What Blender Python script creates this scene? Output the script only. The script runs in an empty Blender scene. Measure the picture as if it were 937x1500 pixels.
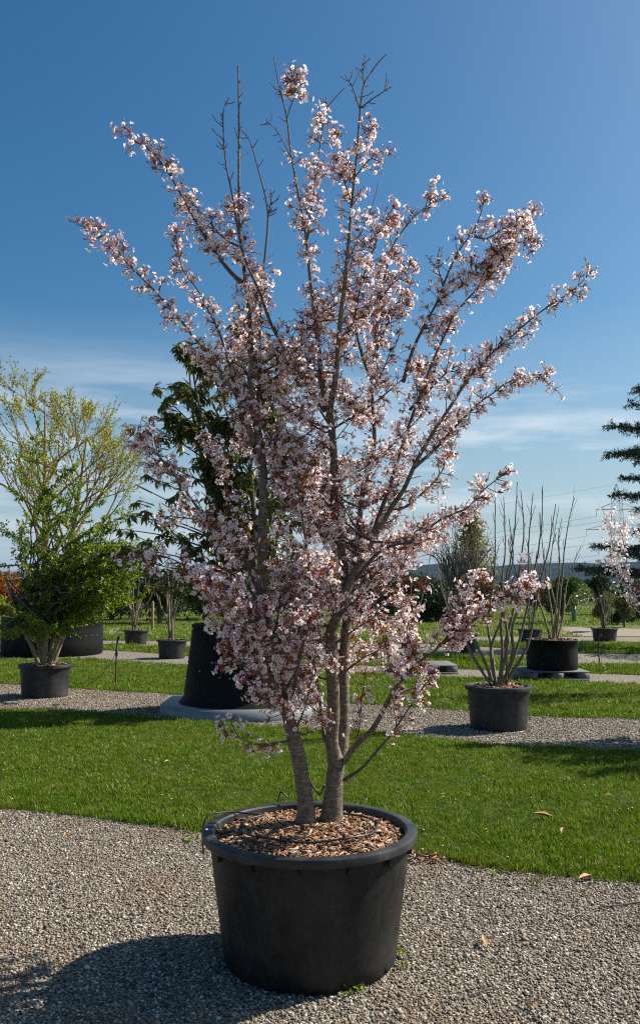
import bpy, math, random
import numpy as np
from mathutils import Vector

rng = np.random.default_rng(11)
random.seed(11)
scene = bpy.context.scene
COL = scene.collection

# ------------------------------------------------------------------ camera
CAM_H = 1.6
FPX = 1280.0                       # focal length in pixels of a 937 x 1500 frame
PITCH = math.atan(105.0 / FPX)
cam_data = bpy.data.cameras.new('camera')
cam_data.sensor_fit = 'VERTICAL'
cam_data.sensor_height = 36.0
cam_data.lens = FPX / 1500.0 * 36.0
cam_data.clip_start = 0.05
cam_data.clip_end = 30000.0
camera = bpy.data.objects.new('camera', cam_data)
camera.location = (0, 0, CAM_H)
camera.rotation_euler = (math.pi / 2 + PITCH, 0, 0)
COL.objects.link(camera)
scene.camera = camera

# ------------------------------------------------------------------ sky
SUN_EL = math.radians(40.5)
SUN_AZ = math.radians(68.0)        # clockwise from +Y
world = bpy.data.worlds.new('World')
scene.world = world
world.use_nodes = True
wn, wl = world.node_tree.nodes, world.node_tree.links
wn.clear()
sky = wn.new('ShaderNodeTexSky')
sky.sky_type = 'NISHITA'
sky.sun_disc = False
sky.sun_elevation = SUN_EL
sky.sun_rotation = SUN_AZ
sky.altitude = 0
sky.air_density = 1.0
sky.dust_density = 1.7
sky.ozone_density = 3.0
tc = wn.new('ShaderNodeTexCoord')
mp = wn.new('ShaderNodeMapping')
mp.inputs['Scale'].default_value = (2.2, 2.2, 15.0)
mp.inputs['Location'].default_value = (0.35, 0.2, 0.0)
wl.new(tc.outputs['Generated'], mp.inputs['Vector'])
nz = wn.new('ShaderNodeTexNoise')
nz.inputs['Scale'].default_value = 1.6
nz.inputs['Detail'].default_value = 6.0
nz.inputs['Roughness'].default_value = 0.58
wl.new(mp.outputs['Vector'], nz.inputs['Vector'])
cr = wn.new('ShaderNodeValToRGB')
cr.color_ramp.elements[0].position = 0.46
cr.color_ramp.elements[0].color = (0, 0, 0, 1)
cr.color_ramp.elements[1].position = 0.66
cr.color_ramp.elements[1].color = (1, 1, 1, 1)
wl.new(nz.outputs['Fac'], cr.inputs['Fac'])
sep = wn.new('ShaderNodeSeparateXYZ')
wl.new(tc.outputs['Generated'], sep.inputs['Vector'])
band = wn.new('ShaderNodeValToRGB')          # thin cirrus lies low all round the horizon
be = band.color_ramp.elements
be[0].position, be[0].color = 0.03, (0.15, 0.15, 0.15, 1)
be[1].position, be[1].color = 0.27, (0, 0, 0, 1)
for p_, v_ in ((0.10, 0.75), (0.15, 1.0), (0.19, 0.6)):
    e = be.new(p_)
    e.color = (v_, v_, v_, 1)
wl.new(sep.outputs['Z'], band.inputs['Fac'])
mul = wn.new('ShaderNodeMath')
mul.operation = 'MULTIPLY'
wl.new(cr.outputs['Color'], mul.inputs[0])
wl.new(band.outputs['Color'], mul.inputs[1])
mul2 = wn.new('ShaderNodeMath')
mul2.operation = 'MULTIPLY'
mul2.inputs[1].default_value = 0.75
wl.new(mul.outputs[0], mul2.inputs[0])
hs = wn.new('ShaderNodeHueSaturation')
hs.inputs['Saturation'].default_value = 1.34
hs.inputs['Value'].default_value = 1.0
wl.new(sky.outputs['Color'], hs.inputs['Color'])
mix = wn.new('ShaderNodeMixRGB')
mix.inputs['Color2'].default_value = (8.5, 8.9, 9.4, 1)
wl.new(mul2.outputs[0], mix.inputs['Fac'])
tint = wn.new('ShaderNodeMixRGB')
tint.blend_type = 'MULTIPLY'
tint.inputs['Fac'].default_value = 1.0
tint.inputs['Color2'].default_value = (0.86, 1.03, 0.97, 1)
wl.new(hs.outputs['Color'], tint.inputs['Color1'])
pale = wn.new('ShaderNodeMixRGB')                # the air whitens towards the horizon
hz = wn.new('ShaderNodeValToRGB')
hz.color_ramp.elements[0].position = 0.0
hz.color_ramp.elements[0].color = (0.75, 0.75, 0.75, 1)
hz.color_ramp.elements[1].position = 0.3
hz.color_ramp.elements[1].color = (0, 0, 0, 1)
wl.new(sep.outputs['Z'], hz.inputs['Fac'])
wl.new(hz.outputs['Color'], pale.inputs['Fac'])
pale.inputs['Color2'].default_value = (4.5, 5.6, 6.5, 1)
wl.new(tint.outputs['Color'], pale.inputs['Color1'])
wl.new(pale.outputs['Color'], mix.inputs['Color1'])
bg = wn.new('ShaderNodeBackground')
bg.inputs['Strength'].default_value = 0.07
wl.new(mix.outputs['Color'], bg.inputs['Color'])
wo = wn.new('ShaderNodeOutputWorld')
wl.new(bg.outputs['Background'], wo.inputs['Surface'])

# ------------------------------------------------------------------ sun
sd = bpy.data.lights.new('sun', 'SUN')
sd.energy = 5.0
sd.angle = math.radians(0.5)
sd.color = (1.0, 0.935, 0.83)
sun = bpy.data.objects.new('sun', sd)
to_sun = Vector((math.sin(SUN_AZ) * math.cos(SUN_EL), math.cos(SUN_AZ) * math.cos(SUN_EL), math.sin(SUN_EL)))
sun.rotation_euler = (-to_sun).to_track_quat('-Z', 'Y').to_euler()
sun.location = (20, 5, 20)
COL.objects.link(sun)

# ------------------------------------------------------------------ exposure
vs = scene.view_settings
vs.view_transform = 'Standard'
vs.look = 'None'
vs.exposure = 0.68
vs.gamma = 1.0
vs.use_curve_mapping = False
scene.render.engine = 'CYCLES'
scene.cycles.use_denoising = False
scene.cycles.filter_width = 1.15
scene.cycles.sample_clamp_indirect = 10.0
scene.cycles.max_bounces = 14
scene.cycles.diffuse_bounces = 10
scene.cycles.transmission_bounces = 10
scene.cycles.transparent_max_bounces = 8


# ------------------------------------------------------------------ helpers: survey of the photograph
def ray(px, py):
    x, y = (px - 468.5) / FPX, (750.0 - py) / FPX
    return np.array([x, math.cos(PITCH) - y * math.sin(PITCH), math.sin(PITCH) + y * math.cos(PITCH)])


def P(px, py, d):
    """point seen at (px, py) at distance d along the ground"""
    r = ray(px, py)
    return np.array([0, 0, CAM_H]) + r * (d / r[1])


def G(px, py, z=0.0):
    """point seen at (px, py) lying at height z"""
    r = ray(px, py)
    return np.array([0, 0, CAM_H]) + r * ((z - CAM_H) / r[2])


# ------------------------------------------------------------------ helpers: meshes
def norm(a):
    a = np.asarray(a, float)
    return a / np.maximum(np.linalg.norm(a, axis=-1, keepdims=True), 1e-9)


def frames(D, N):
    """matrices whose Y column is D and whose Z column leans to N"""
    y = norm(D)
    x = norm(np.cross(y, N))
    z = np.cross(x, y)
    return np.stack([x, y, z], axis=-1)


def randdir(k, r=None):
    r = r or rng
    return norm(r.normal(size=(k, 3)))


class Acc:
    def __init__(self):
        self.v, self.f, self.m, self.r, self.u, self.n = [], [], [], [], [], 0

    def add(self, V, F, mat=0, rnd=0.5, u=0.0):
        V = np.asarray(V, float)
        F = np.asarray(F, int)
        k = len(V)
        self.v.append(V)
        self.f.append(F + self.n)
        self.m.append(np.full(len(F), mat, int) if np.isscalar(mat) else np.asarray(mat, int))
        self.r.append(np.broadcast_to(np.asarray(rnd, float), (k,)).copy())
        self.u.append(np.broadcast_to(np.asarray(u, float), (k,)).copy())
        self.n += k

    def inst(self, tmpl, R, T, rnd=None):
        """copies of a template (an Acc) under R (k,3,3) and T (k,3)"""
        k = len(T)
        if k == 0:
            return
        V, U, Rn = np.concatenate(tmpl.v), np.concatenate(tmpl.u), np.concatenate(tmpl.r)
        n = len(V)
        VV = (np.einsum('kij,nj->kni', R, V) + np.asarray(T)[:, None, :]).reshape(-1, 3)
        rr = rng.random(k) if rnd is None else np.asarray(rnd)
        base = self.n
        self.v.append(VV)
        self.u.append(np.tile(U, k))
        self.r.append(((rr[:, None] + Rn[None, :]) % 1.0).reshape(-1))
        off = (np.arange(k) * n + base)
        for F, M in zip(tmpl.f, tmpl.m):
            self.f.append((F[None] + off[:, None, None]).reshape(-1, F.shape[1]))
            self.m.append(np.tile(M, k))
        self.n += n * k

    def mesh(self, name, mats, smooth=False, sharp=False):
        V = np.concatenate(self.v) if self.v else np.zeros((0, 3))
        me = bpy.data.meshes.new(name)
        me.vertices.add(len(V))
        me.vertices.foreach_set('co', V.astype(np.float32).ravel())
        li = np.concatenate([f.ravel() for f in self.f])
        cnt = np.concatenate([np.full(len(f), f.shape[1]) for f in self.f])
        st = np.concatenate([[0], np.cumsum(cnt)[:-1]])
        me.loops.add(len(li))
        me.loops.foreach_set('vertex_index', li.astype(np.int32))
        me.polygons.add(len(cnt))
        me.polygons.foreach_set('loop_start', st.astype(np.int32))
        me.polygons.foreach_set('material_index', np.concatenate(self.m).astype(np.int32))
        if smooth:
            me.polygons.foreach_set('use_smooth', np.ones(len(cnt), bool))
        for nm, dat in (('rnd', self.r), ('u', self.u)):
            a = me.attributes.new(nm, 'FLOAT', 'POINT')
            a.data.foreach_set('value', np.concatenate(dat).astype(np.float32))
        for m in mats:
            me.materials.append(m)
        me.update(calc_edges=True)
        me.validate()
        if smooth and sharp:
            me.set_sharp_from_angle(angle=0.6)
        return me

    def build(self, name, mats, parent=None, smooth=False, kind=None, sharp=False):
        if not isinstance(mats, (list, tuple)):
            mats = [mats]
        return link(name, self.mesh(name, mats, smooth, sharp), parent, kind)


def link(name, me, parent=None, kind=None):
    o = bpy.data.objects.new(name, me)
    COL.objects.link(o)
    if parent is not None:
        o.parent = parent
    if kind:
        o['kind'] = kind
    return o


def tag(o, label, cat, group=None, kind=None):
    o['label'] = label
    o['category'] = cat
    if group:
        o['group'] = group
    if kind:
        o['kind'] = kind
    return o


def thing(name, label, cat, group=None, loc=(0, 0, 0)):
    o = bpy.data.objects.new(name, None)
    o.empty_display_size = 0.1
    o.location = loc
    COL.objects.link(o)
    return tag(o, label, cat, group)


def spline(pts, step=0.05):
    """Catmull-Rom through rows (x, y, z, r)"""
    p = np.asarray(pts, float)
    if len(p) < 2:
        return p
    q = np.vstack([2 * p[0] - p[1], p, 2 * p[-1] - p[-2]])
    out = []
    for i in range(len(p) - 1):
        a, b, c, d = q[i:i + 4]
        n = max(1, int(np.linalg.norm(c[:3] - b[:3]) / step))
        t = np.arange(n)[:, None] / n
        out.append(0.5 * (2 * b + (c - a) * t + (2 * a - 5 * b + 4 * c - d) * t ** 2 + (3 * b - a - 3 * c + d) * t ** 3))
    out.append(p[-1:])
    out = np.vstack(out)
    out[:, 3] = np.maximum(out[:, 3], 0.0006)
    return out


def tube(acc, path, n=6, mat=0, rnd=0.5, rough=0.0, off=(0, 0, 0)):
    """tapering tube along rows (x, y, z, r)"""
    path = np.asarray(path, float)
    p, r = path[:, :3] - np.asarray(off), path[:, 3]
    m = len(p)
    if m < 2:
        return
    t = norm(np.gradient(p, axis=0))
    a = np.array([1.0, 0.2, 0.1]) if abs(t[0][0]) < 0.8 else np.array([0, 1.0, 0.1])
    x = norm(np.cross(t[0], a))
    xs = []
    for i in range(m):
        x = norm(x - t[i] * np.dot(x, t[i]))
        xs.append(x)
    xs = np.array(xs)
    ys = np.cross(t, xs)
    an = np.arange(n) / n * 2 * math.pi
    rr = r[:, None] * (1 + (rng.normal(size=(m, n)) * rough if rough else 0))
    V = p[:, None, :] + rr[..., None] * (np.cos(an)[None, :, None] * xs[:, None, :] + np.sin(an)[None, :, None] * ys[:, None, :])
    V = V.reshape(-1, 3)
    i, j = np.meshgrid(np.arange(m - 1), np.arange(n), indexing='ij')
    j2 = (j + 1) % n
    F = np.stack([i * n + j, i * n + j2, (i + 1) * n + j2, (i + 1) * n + j], -1).reshape(-1, 4)
    acc.add(V, F, mat, rnd)
    acc.add(np.vstack([V[-n:], p[-1:] + t[-1:] * r[-1]]), [[k, (k + 1) % n, n] for k in range(n)], mat, rnd)


def lathe(acc, prof, n=64, mat=0, cx=0, cy=0, wob=0.0, close=False):
    prof = np.asarray(prof, float)
    an = np.arange(n) / n * 2 * math.pi
    w = 1 + (wob * np.sin(an * 2 + 0.7) if wob else 0 * an)
    V = np.stack([prof[:, 0][:, None] * np.cos(an) * w + cx, prof[:, 0][:, None] * np.sin(an) * w + cy,
                  np.repeat(prof[:, 1][:, None], n, 1)], -1).reshape(-1, 3)
    m = len(prof)
    i, j = np.meshgrid(np.arange(m - 1), np.arange(n), indexing='ij')
    j2 = (j + 1) % n
    F = np.stack([i * n + j, i * n + j2, (i + 1) * n + j2, (i + 1) * n + j], -1).reshape(-1, 4)
    acc.add(V, F, mat)
    if close:
        acc.add(V[-n:], [list(range(n))], mat)


def box(acc, c, s, mat=0, rz=0.0, bev=0.0, rnd=0.5):
    c, s = np.asarray(c, float), np.asarray(s, float) / 2
    ca, sa = math.cos(rz), math.sin(rz)
    R = np.array([[ca, -sa, 0], [sa, ca, 0], [0, 0, 1]])
    if bev <= 0:
        V = np.array([[x, y, z] for x in (-1, 1) for y in (-1, 1) for z in (-1, 1)]) * s
        F = [[0, 1, 3, 2], [4, 6, 7, 5], [0, 4, 5, 1], [2, 3, 7, 6], [0, 2, 6, 4], [1, 5, 7, 3]]
        acc.add(V @ R.T + c, F, mat, rnd)
        return
    b = bev
    ring = lambda dx, z: [[sx * (s[0] - dx), sy * (s[1] - dx), z] for sx, sy in ((-1, -1), (1, -1), (1, 1), (-1, 1))]
    V = np.array(ring(b, -s[2]) + ring(0, -s[2] + b) + ring(0, s[2] - b) + ring(b, s[2]))
    F = [[3, 2, 1, 0], [12, 13, 14, 15]]
    for k in range(3):
        for j in range(4):
            F.append([k * 4 + j, k * 4 + (j + 1) % 4, (k + 1) * 4 + (j + 1) % 4, (k + 1) * 4 + j])
    acc.add(V @ R.T + c, F, mat, rnd)


# ------------------------------------------------------------------ materials
def mat_base(name):
    m = bpy.data.materials.new(name)
    m.use_nodes = True
    n, l = m.node_tree.nodes, m.node_tree.links
    b = n['Principled BSDF']
    return m, n, l, b


def ramp(n, l, src, stops):
    c = n.new('ShaderNodeValToRGB')
    e = c.color_ramp.elements
    while len(e) < len(stops):
        e.new(0.5)
    for k, (p, col) in enumerate(stops):
        e[k].position = p
        e[k].color = (*col, 1)
    l.new(src, c.inputs['Fac'])
    return c.outputs['Color']


def noise(n, l, scale, detail=4, rough=0.6, coord='Object', stretch=None):
    t = n.new('ShaderNodeTexCoord')
    x = n.new('ShaderNodeTexNoise')
    x.inputs['Scale'].default_value = scale
    x.inputs['Detail'].default_value = detail
    x.inputs['Roughness'].default_value = rough
    src = t.outputs[coord]
    if stretch:
        mm = n.new('ShaderNodeMapping')
        mm.inputs['Scale'].default_value = stretch
        l.new(src, mm.inputs['Vector'])
        src = mm.outputs['Vector']
    l.new(src, x.inputs['Vector'])
    return x.outputs['Fac']


def bump(n, l, b, h, strength=0.4, dist=0.01):
    x = n.new('ShaderNodeBump')
    x.inputs['Strength'].default_value = strength
    x.inputs['Distance'].default_value = dist
    l.new(h, x.inputs['Height'])
    l.new(x.outputs['Normal'], b.inputs['Normal'])


def attr(n, name):
    a = n.new('ShaderNodeAttribute')
    a.attribute_name = name
    return a.outputs['Fac']


def mixc(n, l, fac, a, b, mode='MIX'):
    x = n.new('ShaderNodeMixRGB')
    x.blend_type = mode
    for s, v in (('Fac', fac), ('Color1', a), ('Color2', b)):
        if isinstance(v, (int, float)):
            x.inputs[s].default_value = v
        elif isinstance(v, tuple):
            x.inputs[s].default_value = (*v, 1)
        else:
            l.new(v, x.inputs[s])
    return x.outputs['Color']


def leaf_mat(name, stops, rough=0.45, trans=0.3, spec=0.4, ustops=None, tint=(1.0, 1.0, 0.6)):
    """thin leaf: reflected light plus light passing through, colour varies from leaf to leaf"""
    m, n, l, b = mat_base(name)
    c = ramp(n, l, attr(n, 'rnd'), stops)
    if ustops:
        c = mixc(n, l, 1.0, c, ramp(n, l, attr(n, 'u'), ustops), 'MULTIPLY')
    l.new(c, b.inputs['Base Color'])
    b.inputs['Roughness'].default_value = rough
    b.inputs['Specular IOR Level'].default_value = spec
    t = n.new('ShaderNodeBsdfTranslucent')
    l.new(mixc(n, l, 1.0, c, tint, 'MULTIPLY'), t.inputs['Color'])
    mx = n.new('ShaderNodeMixShader')
    mx.inputs['Fac'].default_value = trans
    l.new(b.outputs[0], mx.inputs[1])
    l.new(t.outputs[0], mx.inputs[2])
    l.new(mx.outputs[0], n['Material Output'].inputs['Surface'])
    return m


def wood_mat(name, c1, c2, scale=18, band=None, rough=0.85):
    m, n, l, b = mat_base(name)
    f = noise(n, l, scale, 6, 0.65)
    c = ramp(n, l, f, [(0.3, c1), (0.7, c2)])
    h = f
    if band:
        g = noise(n, l, 1.0, 3, 0.7, stretch=band)
        c = mixc(n, l, ramp(n, l, g, [(0.56, (0, 0, 0)), (0.64, (0.7, 0.7, 0.7))]), c, tuple(min(1, x * 1.5) for x in c2))
        ad = n.new('ShaderNodeMath')
        ad.operation = 'ADD'
        l.new(f, ad.inputs[0])
        l.new(g, ad.inputs[1])
        h = ad.outputs[0]
    l.new(c, b.inputs['Base Color'])
    b.inputs['Roughness'].default_value = rough
    bump(n, l, b, h, 0.6, 0.006)
    return m


def plastic_mat(name, col, rough=0.45, dust=0.25, dustcol=(0.2, 0.19, 0.175), spec=0.5, wear=30):
    m, n, l, b = mat_base(name)
    f = noise(n, l, 4.0, 8, 0.7)
    g = noise(n, l, wear, 3, 0.6, stretch=(1, 1, 0.25))
    c = mixc(n, l, ramp(n, l, f, [(0.42, (0, 0, 0)), (0.78, (dust, dust, dust))]), col, dustcol)
    c = mixc(n, l, ramp(n, l, g, [(0.55, (0, 0, 0)), (0.8, (dust * 0.5,) * 3)]), c, dustcol)
    l.new(c, b.inputs['Base Color'])
    l.new(ramp(n, l, f, [(0.35, (rough,) * 3), (0.75, (min(1, rough + 0.25),) * 3)]), b.inputs['Roughness'])
    b.inputs['Specular IOR Level'].default_value = spec
    bump(n, l, b, noise(n, l, 160, 2, 0.5), 0.12, 0.002)
    return m


def plain_mat(name, col, rough=0.6, var=0.25, scale=12, metal=0.0, bmp=0.2):
    m, n, l, b = mat_base(name)
    f = noise(n, l, scale, 5, 0.6)
    l.new(ramp(n, l, f, [(0.25, tuple(x * (1 - var) for x in col)), (0.75, tuple(min(1, x * (1 + var)) for x in col))]), b.inputs['Base Color'])
    b.inputs['Roughness'].default_value = rough
    b.inputs['Metallic'].default_value = metal
    bump(n, l, b, f, bmp, 0.004)
    return m


def inst_mat(name, stops, rough=0.8, spec=0.3, trans=0.0, scale=60, patch=None):
    """for scattered copies: each copy has a colour of its own"""
    m, n, l, b = mat_base(name)
    oi = n.new('ShaderNodeObjectInfo')
    c = ramp(n, l, oi.outputs['Random'], stops)
    if patch:
        px_ = n.new('ShaderNodeTexNoise')
        px_.inputs['Scale'].default_value = patch[0]
        px_.inputs['Detail'].default_value = 5.0
        l.new(oi.outputs['Location'], px_.inputs['Vector'])
        c = mixc(n, l, ramp(n, l, px_.outputs['Fac'], [(patch[1], (0, 0, 0)), (patch[2], (patch[3],) * 3)]), c, patch[4])
    f = noise(n, l, scale, 3, 0.6)
    c = mixc(n, l, 1.0, c, ramp(n, l, f, [(0.2, (0.72, 0.72, 0.72)), (0.8, (1.0, 1.0, 1.0))]), 'MULTIPLY')
    l.new(c, b.inputs['Base Color'])
    b.inputs['Roughness'].default_value = rough
    b.inputs['Specular IOR Level'].default_value = spec
    if trans:
        t = n.new('ShaderNodeBsdfTranslucent')
        l.new(mixc(n, l, 1.0, c, (1.0, 1.0, 0.5), 'MULTIPLY'), t.inputs['Color'])
        mx = n.new('ShaderNodeMixShader')
        mx.inputs['Fac'].default_value = trans
        l.new(b.outputs[0], mx.inputs[1])
        l.new(t.outputs[0], mx.inputs[2])
        l.new(mx.outputs[0], n['Material Output'].inputs['Surface'])
    return m


M = {}
M['cherry_bark'] = wood_mat('cherry_bark', (0.05, 0.038, 0.03), (0.24, 0.185, 0.135), 45, band=(16, 16, 120))
M['twig'] = wood_mat('cherry_twig', (0.06, 0.042, 0.036), (0.16, 0.12, 0.1), 40)
M['petal'] = leaf_mat('petal', [(0.0, (0.88, 0.79, 0.79)), (0.4, (0.92, 0.88, 0.87)), (1.0, (0.93, 0.92, 0.9))], 0.7, 0.52, 0.15,
                      ustops=[(0.0, (1, 1, 1)), (0.6, (1.0, 0.95, 0.96)), (0.88, (0.92, 0.5, 0.6)), (1.0, (0.72, 0.1, 0.24))], tint=(1.0, 0.96, 0.95))
M['calyx'] = leaf_mat('calyx', [(0.0, (0.26, 0.025, 0.045)), (0.6, (0.42, 0.06, 0.11)), (1.0, (0.48, 0.16, 0.13))], 0.5, 0.2, 0.3, tint=(1, 0.6, 0.6))
M['bud'] = leaf_mat('bud', [(0.0, (0.55, 0.13, 0.22)), (0.6, (0.68, 0.27, 0.36)), (1.0, (0.78, 0.5, 0.55))], 0.5, 0.25, 0.3, tint=(1, 0.7, 0.75))
M['young_leaf'] = leaf_mat('young_leaf', [(0.0, (0.32, 0.09, 0.022)), (0.3, (0.5, 0.2, 0.03)), (0.55, (0.46, 0.27, 0.04)), (0.8, (0.24, 0.25, 0.04)), (1.0, (0.11, 0.15, 0.028))],
                           0.4, 0.5, 0.4, tint=(1, 0.95, 0.6))
M['evergreen'] = leaf_mat('evergreen_leaf', [(0.0, (0.075, 0.09, 0.016)), (0.55, (0.12, 0.14, 0.026)), (0.85, (0.19, 0.17, 0.035)), (1.0, (0.28, 0.18, 0.05))], 0.32, 0.35, 0.45)
M['shrub_leaf'] = leaf_mat('shrub_leaf', [(0.0, (0.1, 0.17, 0.01)), (0.6, (0.19, 0.27, 0.016)), (1.0, (0.32, 0.36, 0.03))], 0.38, 0.45, 0.45)
M['spring_leaf'] = leaf_mat('spring_leaf', [(0.0, (0.3, 0.31, 0.03)), (1.0, (0.48, 0.46, 0.06))], 0.6, 0.4, 0.2)
M['cone_leaf'] = leaf_mat('cone_leaf', [(0.0, (0.16, 0.16, 0.04)), (1.0, (0.32, 0.28, 0.06))], 0.6, 0.4, 0.2)
M['dark_leaf'] = leaf_mat('dark_leaf', [(0.0, (0.018, 0.034, 0.01)), (1.0, (0.05, 0.075, 0.02))], 0.5, 0.15, 0.3)
M['mid_leaf'] = leaf_mat('mid_leaf', [(0.0, (0.045, 0.085, 0.016)), (1.0, (0.11, 0.15, 0.03))], 0.5, 0.25, 0.3)
M['olive_leaf'] = leaf_mat('olive_leaf', [(0.0, (0.09, 0.1, 0.03)), (1.0, (0.2, 0.2, 0.06))], 0.5, 0.25, 0.3)
M['pale_leaf'] = leaf_mat('pale_leaf', [(0.0, (0.1, 0.16, 0.05)), (0.6, (0.2, 0.26, 0.1)), (1.0, (0.5, 0.52, 0.4))], 0.35, 0.2, 0.5)
M['rust_leaf'] = leaf_mat('rust_leaf', [(0.0, (0.2, 0.06, 0.015)), (1.0, (0.42, 0.17, 0.03))], 0.5, 0.3, 0.3)
M['brown_leaf'] = leaf_mat('brown_leaf', [(0.0, (0.07, 0.045, 0.03)), (1.0, (0.16, 0.1, 0.06))], 0.7, 0.2, 0.2)
M['needle'] = leaf_mat('cedar_needle', [(0.0, (0.02, 0.04, 0.022)), (1.0, (0.055, 0.085, 0.045))], 0.5, 0.1, 0.3)
M['bare_bark'] = wood_mat('bare_bark', (0.1, 0.075, 0.05), (0.24, 0.185, 0.12), 14)
M['pale_bark'] = wood_mat('pale_bark', (0.15, 0.115, 0.075), (0.33, 0.26, 0.17), 14)
M['grey_bark'] = wood_mat('grey_bark', (0.08, 0.065, 0.05), (0.2, 0.165, 0.13), 10)
M['orange_bark'] = wood_mat('orange_bark', (0.14, 0.08, 0.03), (0.28, 0.17, 0.07), 6)
M['pot'] = plastic_mat('pot_plastic', (0.008, 0.008, 0.0083), 0.5, 0.34, dustcol=(0.11, 0.105, 0.095), spec=0.3)
M['rim'] = plastic_mat('rim_plastic', (0.015, 0.0152, 0.0158), 0.42, 0.3, spec=0.4)
M['far_pot'] = plastic_mat('far_pot_plastic', (0.013, 0.013, 0.014), 0.5, 0.28, spec=0.35)
M['black_container'] = plastic_mat('black_container', (0.005, 0.005, 0.0053), 0.6, 0.03, spec=0.18)
M['hose'] = plastic_mat('hose_plastic', (0.012, 0.012, 0.013), 0.35, 0.2)
M['soil'] = plain_mat('soil', (0.06, 0.035, 0.022), 0.95, 0.5, 30)
M['steel'] = plain_mat('galvanised_steel', (0.2, 0.215, 0.23), 0.55, 0.2, 5, 0.0, 0.1)
M['grey_plastic'] = plain_mat('grey_plastic', (0.11, 0.11, 0.11), 0.7, 0.3, 6)
M['rusty'] = plain_mat('rusty_metal', (0.16, 0.075, 0.05), 0.8, 0.4, 40)
M['post_wood'] = wood_mat('post_wood', (0.2, 0.12, 0.06), (0.36, 0.24, 0.13), 12)
M['green_plug'] = plain_mat('green_plug', (0.02, 0.35, 0.2), 0.4, 0.1)
M['teal'] = plain_mat('teal_guard', (0.07, 0.25, 0.25), 0.5, 0.15)
M['green_strap'] = plain_mat('green_strap', (0.02, 0.3, 0.1), 0.5, 0.1)
M['pylon'] = plain_mat('pylon_steel', (0.28, 0.29, 0.3), 0.6, 0.1, 1, 0.3)
M['blue_tag'] = plain_mat('blue_tag', (0.03, 0.16, 0.4), 0.5, 0.1)
M['yellow'] = plain_mat('yellow_flower', (0.75, 0.5, 0.02), 0.6, 0.1)
M['dry_leaf'] = plain_mat('dry_leaf', (0.42, 0.25, 0.12), 0.7, 0.3, 30)
M['white'] = plain_mat('white_flower', (0.75, 0.75, 0.7), 0.6, 0.05)


def chip_mat():
    m, n, l, b = mat_base('bark_chip')
    c = ramp(n, l, attr(n, 'rnd'), [(0.0, (0.07, 0.03, 0.016)), (0.25, (0.22, 0.1, 0.045)), (0.55, (0.42, 0.22, 0.105)), (0.86, (0.54, 0.35, 0.2)), (1.0, (0.72, 0.64, 0.54))])
    f = noise(n, l, 90, 4, 0.7)
    c = mixc(n, l, 1.0, c, ramp(n, l, f, [(0.25, (0.55, 0.5, 0.48)), (0.75, (1, 1, 1))]), 'MULTIPLY')
    l.new(c, b.inputs['Base Color'])
    b.inputs['Roughness'].default_value = 0.85
    bump(n, l, b, f, 0.5, 0.003)
    return m


M['chip'] = chip_mat()


def gravel_sheet_mat():
    m, n, l, b = mat_base('gravel')
    t = n.new('ShaderNodeTexCoord')
    v = n.new('ShaderNodeTexVoronoi')
    v.inputs['Scale'].default_value = 75.0
    l.new(t.outputs['Object'], v.inputs['Vector'])
    bw = n.new('ShaderNodeRGBToBW')
    l.new(v.outputs['Color'], bw.inputs['Color'])
    c = ramp(n, l, bw.outputs['Val'], [(0.1, (0.1, 0.085, 0.068)), (0.45, (0.27, 0.23, 0.178)), (0.7, (0.39, 0.34, 0.27)), (0.95, (0.62, 0.57, 0.49))])
    e = ramp(n, l, v.outputs['Distance'], [(0.25, (1, 1, 1)), (0.75, (0.35, 0.32, 0.3))])
    c = mixc(n, l, 1.0, c, e, 'MULTIPLY')
    f = noise(n, l, 0.8, 6, 0.7)
    c = mixc(n, l, ramp(n, l, f, [(0.5, (0, 0, 0)), (0.75, (0.55, 0.55, 0.55))]), c, (0.17, 0.125, 0.08))
    l.new(c, b.inputs['Base Color'])
    b.inputs['Roughness'].default_value = 0.9
    inv = n.new('ShaderNodeMath')
    inv.operation = 'SUBTRACT'
    inv.inputs[0].default_value = 1.0
    l.new(v.outputs['Distance'], inv.inputs[1])
    bump(n, l, b, inv.outputs[0], 0.8, 0.012)
    return m


def turf_mat(name, a, b_, c_, fine=220):
    m, n, l, b = mat_base(name)
    f = noise(n, l, fine, 4, 0.7)
    g = noise(n, l, 1.3, 5, 0.65)
    c = ramp(n, l, f, [(0.3, a), (0.7, b_)])
    c = mixc(n, l, ramp(n, l, g, [(0.45, (0, 0, 0)), (0.75, (0.6, 0.6, 0.6))]), c, c_)
    l.new(c, b.inputs['Base Color'])
    b.inputs['Roughness'].default_value = 0.9
    b.inputs['Specular IOR Level'].default_value = 0.15
    bump(n, l, b, f, 0.9, 0.03)
    return m


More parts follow.
